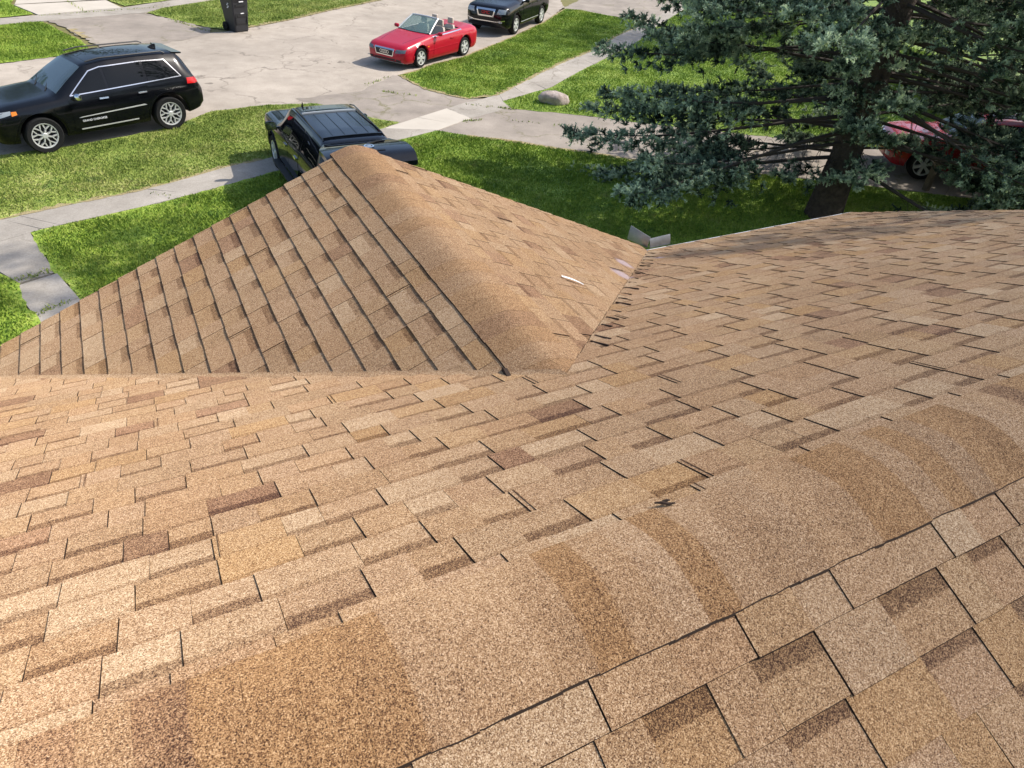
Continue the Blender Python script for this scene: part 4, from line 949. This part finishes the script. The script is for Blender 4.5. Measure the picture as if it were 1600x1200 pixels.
# open hatch: a deep lid swung up about the rear roof edge
def hatch():
    b = MB(); n = 12; L = 1.16; tilt = R(2)
    def P(s, t, h):           # s along the lid from the hinge, t across
        hwd = (.72+.20*min(1, s/.45)) * (1-.05*max(0, s-.9)); bul = .055*math.sin(math.pi*min(1, max(0, (s-.1)/.98)))
        drop = .13*max(0, (s-.96)/.20)**1.5
        return (-2.36-s*math.cos(tilt), t*hwd, 1.80+s*math.sin(tilt)+h+bul*(1-.25*t*t)-drop)
    S = [0, .08, .2, .32, .44, .56, .7, .84, .94, 1.02, 1.09, L]; T = [-1+2*i/n for i in range(n+1)]
    v = [P(s, t, .03) for s in S for t in T]; k = len(v); v += [P(s, t, -.07) for s in S for t in T]; W = n+1
    f = [(j*W+i, j*W+i+1, (j+1)*W+i+1, (j+1)*W+i) for j in range(len(S)-1) for i in range(n)]; f += [tuple(q+k for q in t[::-1]) for t in f]
    rim = list(range(W))+[j*W+n for j in range(1, len(S))]+[(len(S)-1)*W+i for i in range(n-1, -1, -1)]+[j*W for j in range(len(S)-2, 0, -1)]
    f += [(rim[i], k+rim[i], k+rim[(i+1) % len(rim)], rim[(i+1) % len(rim)]) for i in range(len(rim))]
    b.add(v, f); o = b.build('rear_hatch', M_NAVYBLACK, e.root, True)
    def on(name, m, s0, s1, t0, t1, h0, h1):
        b = MB(); q = [(s0, t0), (s1, t0), (s1, t1), (s0, t1)]; N = 4; vv = []
        for j in range(N+1):
            for i in range(N+1):
                vv.append(P(s0+(s1-s0)*j/N, t0+(t1-t0)*i/N, h1))
        kk = len(vv); vv += [P(s0+(s1-s0)*j/N, t0+(t1-t0)*i/N, h0) for j in range(N+1) for i in range(N+1)]; W2 = N+1
        ff = [(j*W2+i, j*W2+i+1, (j+1)*W2+i+1, (j+1)*W2+i) for j in range(N) for i in range(N)]
        rm = list(range(W2))+[j*W2+N for j in range(1, W2)]+[N*W2+i for i in range(N-1, -1, -1)]+[j*W2 for j in range(N-1, 0, -1)]
        ff += [(rm[i], kk+rm[i], kk+rm[(i+1) % len(rm)], rm[(i+1) % len(rm)]) for i in range(len(rm))]
        b.add(vv, ff); return b.build(name, m, o, True)
    on('hatch_glass', M_GLASS, .10, .42, -.86, .86, .028, .036)
    on('handle_recess', M_TRIM, .80, .85, -.36, .10, .028, .040)
    em = MB(); c = Vector(P(.58, -.08, .036))
    em.lathe([(.072, 0), (.105, 0), (.105, .012), (.072, .012)], 24, 'z', c, 0, True); em.build('emblem_ring', M_CHROME, o)
    em = MB(); em.lathe([(.001, .008), (.05, .008), (.05, -.01)], 20, 'z', c); em.build('emblem', M_SILVER, o)
    b = MB(); b.tube([P(.40, -.1, .05), P(.30, -.35, .055), P(.24, -.62, .05)], .014, 6); b.build('wiper', M_TRIM, o)
    for s_ in (-1, 1):
        b = MB(); b.tube([(-2.42, s_*.80, 1.25), P(.62, s_*.88, -.08)], .016, 6); b.build('gas_strut', M_CHROME if s_ < 0 else M_TRIM, e.root)
hatch()
b = MB(); b.rbox((-2.515, -.60, 1.18), (.03, .10, .5), .01); b.build('door_frame', M_WHITE, e.root)
e.wheels('double5', M_SILVER, .28)

# ------------------------------------------------------------------ STREET FURNITURE, BOULDER, POSTS
def trash_bin():
    t = thing('trash_bin', 'black wheeled trash bin with recessed front at the far kerb', 'trash bin', (3.45, 31.75, GZ), R(24), 1.2)
    b = MB(); ring = []
    for z, wx, wy in ((.0, .46, .50), (.04, .48, .53), (.30, .52, .57), (.62, .56, .64), (.93, .60, .72), (.96, .64, .77), (1.02, .64, .77)):
        ring.append([(wx/2*sx-.0, wy/2*sy, z) for sx, sy in ((-1, -.9), (-.9, -1), (.9, -1), (1, -.9), (1, .9), (.9, 1), (-.9, 1), (-1, .9))])
    v = [p for r_ in ring for p in r_]; m = 8
    b.add(v, [(j*m+i, j*m+(i+1) % m, (j+1)*m+(i+1) % m, (j+1)*m+i) for j in range(len(ring)-1) for i in range(m)]+[tuple(range(m))[::-1]])
    b.build('body', M_BIN, t)
    b = MB(); b.rbox((0, -.02, 1.05), (.67, .84, .07), .06, 0, 3, .97); b.box((0, .0, 1.09), (.5, .5, .03)); b.build('lid', M_BIN, t)
    b = MB(); b.tube([(-.26, .40, .97), (-.26, .50, 1.0), (.26, .50, 1.0), (.26, .40, .97)], .018, 6); b.build('handle', M_BIN, t)
    for sx in (-1, 1):
        b = MB(); b.lathe([(.03, .03), (.11, .03), (.13, .02), (.13, -.02), (.11, -.03), (.03, -.03)], 20, 'x', (sx*.29, .24, .13)); b.build('wheel', M_TYRE, t, True)
    b = MB()                                     # ribs and pockets on the street side
    b.box((0, -.306, .50), (.30, .02, .10)); b.box((0, -.285, .26), (.34, .02, .05)); b.box((0, -.355, .80), (.40, .02, .05))
    for sx in (-1, 1): b.box((sx*.20, -.30, .48), (.03, .03, .5))
    b.build('front_pocket', M_TRIM, t)
    b = MB(); b.box((.04, -.322, .555), (.12, .012, .022)); b.build('grab_bar', M_WHITE, t)
    b = MB(); b.box((.02, -.372, .905), (.16, .01, .03)); b.build('label', M_WHITE, t)
    b = MB()
    for (y, z) in ((-.10, .84), (-.06, .80), (-.10, .76), (-.06, .72)): b.box((-.296+.0, y, z), (.02, .05, .022))
    b.build('stencil', M_WHITE, t)
trash_bin()
def boulder():
    bm = bmesh.new(); bmesh.ops.create_icosphere(bm, subdivisions=4, radius=1)
    from mathutils import noise
    for v in bm.verts:
        p = v.co.copy(); d = 1+.22*noise.noise(p*1.3+Vector((3, 1, 2)))+.07*noise.noise(p*4)+.02*noise.noise(p*11)
        v.co = Vector((p.x*.52*d, p.y*.40*d, max(p.z*.44*d+.16, -.08)))
    me = bpy.data.meshes.new('boulder'); bm.to_mesh(me); bm.free(); me.materials.append(M_STONE)
    me.polygons.foreach_set('use_smooth', [True]*len(me.polygons))
    o = bpy.data.objects.new('boulder', me); COL.objects.link(o); o.location = (11.2, 19.95, GZ); o.rotation_euler = (0, 0, R(-25)); o.scale = (.9, .8, .66)
    tag(o, 'rounded pinkish grey boulder in the grass between sidewalk and driveway', 'boulder')
boulder()
for (x, y, h, lab) in ((17.32, 10.4, .95, 'weathered wooden post standing under the spruce, near the red suv'), (18.17, 8.89, .9, 'second wooden post, nearer the roof corner')):
    b = MB(); b.rbox((x, y, GZ+h/2), (.15, .15, h), .02, 0, 2, 1.0); tag(b.build('wooden_post', M_WOOD), lab, 'post', 'wooden posts under the spruce')

# ------------------------------------------------------------------ TREES
def needle_mat(name, a, b_, c_):
    m = mat(name, a, .7, spec=.25); g = NG(m); P = g.pos()
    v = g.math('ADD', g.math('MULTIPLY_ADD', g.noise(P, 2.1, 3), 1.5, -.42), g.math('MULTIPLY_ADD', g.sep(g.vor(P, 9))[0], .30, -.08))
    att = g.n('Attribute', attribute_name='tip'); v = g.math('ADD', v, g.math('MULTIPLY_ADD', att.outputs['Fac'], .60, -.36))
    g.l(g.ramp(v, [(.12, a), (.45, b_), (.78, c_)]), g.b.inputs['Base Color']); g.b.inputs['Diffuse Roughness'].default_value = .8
    tl = g.n('BsdfTranslucent'); g.l(g.b.inputs['Base Color'].links[0].from_socket, tl.inputs[0]); mx = g.n('MixShader'); mx.inputs[0].default_value = .28
    o = [q for q in g.t.nodes if q.type == 'OUTPUT_MATERIAL'][0]; g.l(g.b.outputs[0], mx.inputs[1]); g.l(tl.outputs[0], mx.inputs[2]); g.l(mx.outputs[0], o.inputs[0])
    return m
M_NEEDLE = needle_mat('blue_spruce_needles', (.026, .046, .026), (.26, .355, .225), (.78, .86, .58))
M_TWIG = mat('dead_twig', (.05, .038, .03), .95)
def quads_object(name, V, m, parent, tip=None):
    n = len(V); k = V.shape[1]; me = bpy.data.meshes.new(name); me.vertices.add(n*k); me.vertices.foreach_set('co', V.astype('f').ravel())
    me.loops.add(n*k); me.loops.foreach_set('vertex_index', np.arange(n*k)); me.polygons.add(n)
    me.polygons.foreach_set('loop_start', np.arange(n)*k); me.polygons.foreach_set('loop_total', np.full(n, k)); me.update(calc_edges=True)
    if tip is not None:
        at = me.attributes.new('tip', 'FLOAT', 'POINT'); at.data.foreach_set('value', np.repeat(tip, k).astype('f'))
    me.materials.append(m); o = bpy.data.objects.new(name, me); COL.objects.link(o); o.parent = parent; return o
def spruce(label, loc, H, Rb, seed, z0=.9, dz=.30, nb=5, needles=10, trunk_r=.30, lean=(0, 0), bare=.42, brk=None):
    t = thing('spruce_tree', label, 'tree', (*loc, GZ)); rs = np.random.RandomState(seed)
    b = MB(); n = 14; pts = [(lean[0]*z+.05*math.sin(z*.8), lean[1]*z+.05*math.cos(z*.6), z) for z in np.linspace(-.1, H, n)]
    b.tube(pts, [trunk_r*(1.25 if i == 0 else 1)*(1-i/n*.96) for i in range(n)], 14)
    b.build('trunk', M_BARK, t, True)
    TW = MB(); cent = []; axis = []; tips = []; tw0 = []; tw1 = []; twt = []
    z = z0; az = rs.uniform(0, 6.28)
    while z < H-.3:
        rr = Rb*(1-z/H)**(.75 if z < 5 else .88)*(1 if z > 2 else .8+.1*z)
        for q in range(nb):
            az += 2*math.pi/nb+rs.uniform(-.35, .35); L = rr*rs.uniform(.72, 1.1); zz = z+rs.uniform(-.15, .15)
            if brk and brk(az, zz): L *= rs.uniform(.10, .3)
            base = np.array([lean[0]*zz, lean[1]*zz, zz]); d = np.array([math.cos(az), math.sin(az), 0]); s = np.array([-d[1], d[0], 0])
            e0 = rs.uniform(-.05, .20)-.16*(1-z/H); sag = rs.uniform(.10, .22)*(1-.5*z/H); up = rs.uniform(.05, .18)
            K = 12; T = np.linspace(0, 1, K); wig = rs.uniform(-.20, .20)
            path = base+np.outer(T*L, d)+np.outer(L*(e0*T-sag*T**1.4+up*T**3.5), [0, 0, 1])+np.outer(wig*L*T*T, s)
            TW.tube([tuple(p) for p in path], [max(.006, .034*(L/4)*(1-.9*k)) for k in T], 5)
            bl = []
            m = max(3, int(L/.165))
            for i in range(m):
                u = (i+.5)/m
                if u < bare*.5: continue
                p = base+d*(u*L)+np.array([0, 0, L*(e0*u-sag*u**1.4+up*u**3.5)])+s*wig*L*u*u
                for sd in (-1, 1):
                    if rs.rand() < .06: continue
                    ll = (.27*L*(1-u)+.24)*rs.uniform(.6, 1.25)*min(1, (u-.1)*3); a = rs.uniform(.6, 1.0)
                    v = d*math.cos(a)+s*sd*math.sin(a)+np.array([0, 0, rs.uniform(-.35, .12)]); v /= np.linalg.norm(v)
                    bl.append((p, v, ll, u))
                    if True:
                        if u < bare+.15 and rs.rand() < .4: TW.tube([tuple(p), tuple(p+v*ll*.5+[0, 0, -.03]), tuple(p+v*ll+[0, 0, -.12*ll-.08])], [.008, .006, .003], 3)
                    elif u >= bare: TW.tube([tuple(p), tuple(p+v*ll)], [.009, .004], 3)
            # hanging dead twigs near the trunk
            for i in range(3):
                if z < 5 and rs.rand() < .7:
                    u = rs.uniform(.1, .7); p = base+d*u*L+np.array([0, 0, L*(e0*u-sag*u**1.4+up*u**3.5)]); h = rs.uniform(.25, .7); q2 = rs.uniform(-.15, .15, 2)
                    TW.tube([tuple(p), (p[0]+q2[0]*.5, p[1]+q2[1]*.5, p[2]-h*.5), (p[0]+q2[0]*1.3, p[1]+q2[1]*1.3, p[2]-h)], [.008, .006, .002], 3)
            fine = 1. if zz < 7.5 else .32
            ends = [(p+v*ll*x+np.array([0, 0, -.10*ll*x*x]), v, u) for (p, v, ll, u) in bl for x in ((1., .62, .3) if ll > .55 else (1., .5)) if u > bare or (rs.rand() < .22 and x == 1.)]
            ends += [(base+d*(u*L)+np.array([0, 0, L*(e0*u-sag*u**1.4+up*u**3.5)])+s*wig*L*u*u, d, u) for u in (1., .93, .86)]
            for (c, v, u) in ends:
                if rs.rand() > fine: continue
                cb = rs.normal(scale=.16)+.55*(u-.75)  # waxy outer tips paler, inner clumps darker; sunlight and crown shade painted in
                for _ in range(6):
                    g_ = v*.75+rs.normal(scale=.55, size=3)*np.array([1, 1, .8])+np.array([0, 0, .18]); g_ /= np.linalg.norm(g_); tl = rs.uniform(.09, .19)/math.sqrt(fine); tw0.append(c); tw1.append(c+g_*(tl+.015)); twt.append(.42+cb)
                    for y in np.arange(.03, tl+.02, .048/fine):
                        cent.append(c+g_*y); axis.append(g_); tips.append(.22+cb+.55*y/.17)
        z += dz*(1 if z < 6 else 2.2)*rs.uniform(.8, 1.2)
    TW.build('branches', M_TWIG, t)
    Cn = np.array(cent); A = np.array(axis); tp = np.array(tips); n = len(Cn)
    Cn = np.repeat(Cn, needles, 0); A = np.repeat(A, needles, 0); tp = np.repeat(tp, needles, 0); N = len(Cn)
    rv = rs.normal(size=(N, 3)); rv -= A*(rv*A).sum(1)[:, None]; rv /= np.linalg.norm(rv, axis=1)[:, None]; rv[:, 2] += .15
    dirn = A*rs.uniform(.35, 1.0, N)[:, None]+rv*rs.uniform(.7, 1.1, N)[:, None]; dirn /= np.linalg.norm(dirn, axis=1)[:, None]
    ln = rs.uniform(.03, .05, N)[:, None]; wv = np.cross(dirn, rs.normal(size=(N, 3))); wv /= np.linalg.norm(wv, axis=1)[:, None]; wd = rs.uniform(.006, .012, N)[:, None]
    C2 = Cn+rs.normal(scale=.012, size=(N, 3)); V = np.stack([C2-wv*wd, C2+wv*wd, C2+dirn*ln+wv*wd*.5, C2+dirn*ln-wv*wd*.5], 1)
    A0, A1 = np.array(tw0), np.array(tw1); ax = A1-A0; ax /= np.linalg.norm(ax, axis=1)[:, None]; q1 = np.cross(ax, [.3, .5, .8]); q1 /= np.linalg.norm(q1, axis=1)[:, None]; q2 = np.cross(ax, q1)
    Mv = A0*.45+A1*.55; rr_ = rs.uniform(.014, .022, len(A0))[:, None]; tt = np.array(twt); S_ = []; T_ = []
    ringp = [q1*math.cos(2.0944*k)+q2*math.sin(2.0944*k) for k in range(4)]
    for k in range(3):
        S_.append(np.stack([A0+ringp[k]*rr_*.5, A0+ringp[k+1]*rr_*.5, Mv+ringp[k+1]*rr_, Mv+ringp[k]*rr_], 1)); T_.append(tt-.1)
        S_.append(np.stack([Mv+ringp[k]*rr_, Mv+ringp[k+1]*rr_, A1+ringp[k+1]*rr_*.35, A1+ringp[k]*rr_*.35], 1)); T_.append(tt+.15)
    V = np.concatenate([V]+S_); tp = np.concatenate([tp]+T_)
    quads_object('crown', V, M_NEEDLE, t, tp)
    return t

toward = lambda a: abs((a-R(216)+math.pi) % (2*math.pi)-math.pi)
spruce('big blue spruce with leaning trunk and drooping branches beyond the roof corner', (13.05, 10.0), 20., 6.6, 4, z0=1.5, dz=.29, nb=6, needles=5, trunk_r=.36, bare=.44, brk=lambda a, z: toward(a) < R(38) and z < 4.5)
spruce('blue spruce farther back to the right of the big one', (27.5, 15.5), 13., 5., 12, z0=.3, dz=.45, nb=6, needles=4, trunk_r=.28)
spruce('blue spruce reaching in from the right past the wooden posts', (19.2, 6.5), 6.6, 5.6, 31, z0=.8, dz=.29, nb=6, needles=5, trunk_r=.26)
spruce('spruce beside the far end of the house whose shadow touches the roof corner', (12.6, 1.7), 14., 3.0, 32, z0=2.2, dz=.45, nb=6, needles=4, trunk_r=.22)
M_LEAF = needle_mat('broad_leaves', (.03, .06, .012), (.06, .115, .02), (.12, .19, .04))
def leafy(label, loc, H, Rc, seed, zc=3.2):
    t = thing('leafy_tree', label, 'tree', (*loc, GZ), 0, 1, 'leafy trees lining the street'); rs = np.random.RandomState(seed); b = MB()
    b.tube([(0, 0, -.1), (.05, .02, 1.5), (0, .08, zc), (.1, 0, H*.7)], [.3, .24, .2, .06], 10); b.build('trunk', M_BARK, t, True); b = MB()
    cl = []
    for i in range(16):
        a = rs.uniform(0, 6.28); z = rs.uniform(zc, H-1.2); r = Rc*math.sqrt(max(.05, 1-((z-(zc+H)/2)/((H-zc)/2))**2))*rs.uniform(.35, .8)
        e = (r*math.cos(a), r*math.sin(a), z); b.tube([(0, 0, max(zc*.7, z-2.2)), (e[0]*.5, e[1]*.5, z-.7), e], [.09, .05, .02], 5); cl.append(e)
    b.build('branches', M_BARK, t)
    N = 9000; c = np.array(cl)[rs.randint(0, len(cl), N)]; d = rs.normal(size=(N, 3)); d /= np.linalg.norm(d, axis=1)[:, None]
    C = c+d*(rs.rand(N, 1)**.4)*np.array([1.9, 1.9, 1.3])*Rc/4.5; u = rs.normal(size=(N, 3)); u /= np.linalg.norm(u, axis=1)[:, None]; v = np.cross(u, rs.normal(size=(N, 3))); v /= np.linalg.norm(v, axis=1)[:, None]
    h = rs.uniform(.07, .15, (N, 1)); quads_object('crown', np.stack([C-u*h, C-v*h*.6, C+u*h, C+v*h*.6], 1), M_LEAF, t, rs.rand(N))
for (x, y, H, Rc, sd, lab) in ((31, 26, 14, 5.2, 1, 'leafy tree behind the spruce that shades the end of the street'), (-16, 45, 11, 5, 2, 'unseen leafy tree added for reflections across the street, leftmost of its row'), (-5, 49, 13, 5.5, 3, 'unseen leafy tree added for reflections across the street beyond the far driveway'), (7, 49, 12, 5, 4, 'unseen leafy tree added for reflections across the street beyond the trash bin'), (18, 52, 14, 6, 5, 'unseen leafy tree added for reflections across the street beyond the red convertible'), (-30, 38, 12, 5.5, 6, 'unseen leafy tree added for reflections down the street to the left')):
    leafy(lab, (x, y), H, Rc, sd)  # all but the street-shading tree are out of view, added for car-paint reflections
leafy('unseen leafy tree added right of the red suv to shade it', (27.5, 8.6), 10.5, 4.6, 9, 3.0)  # out of view, put in so the red suv falls in shade
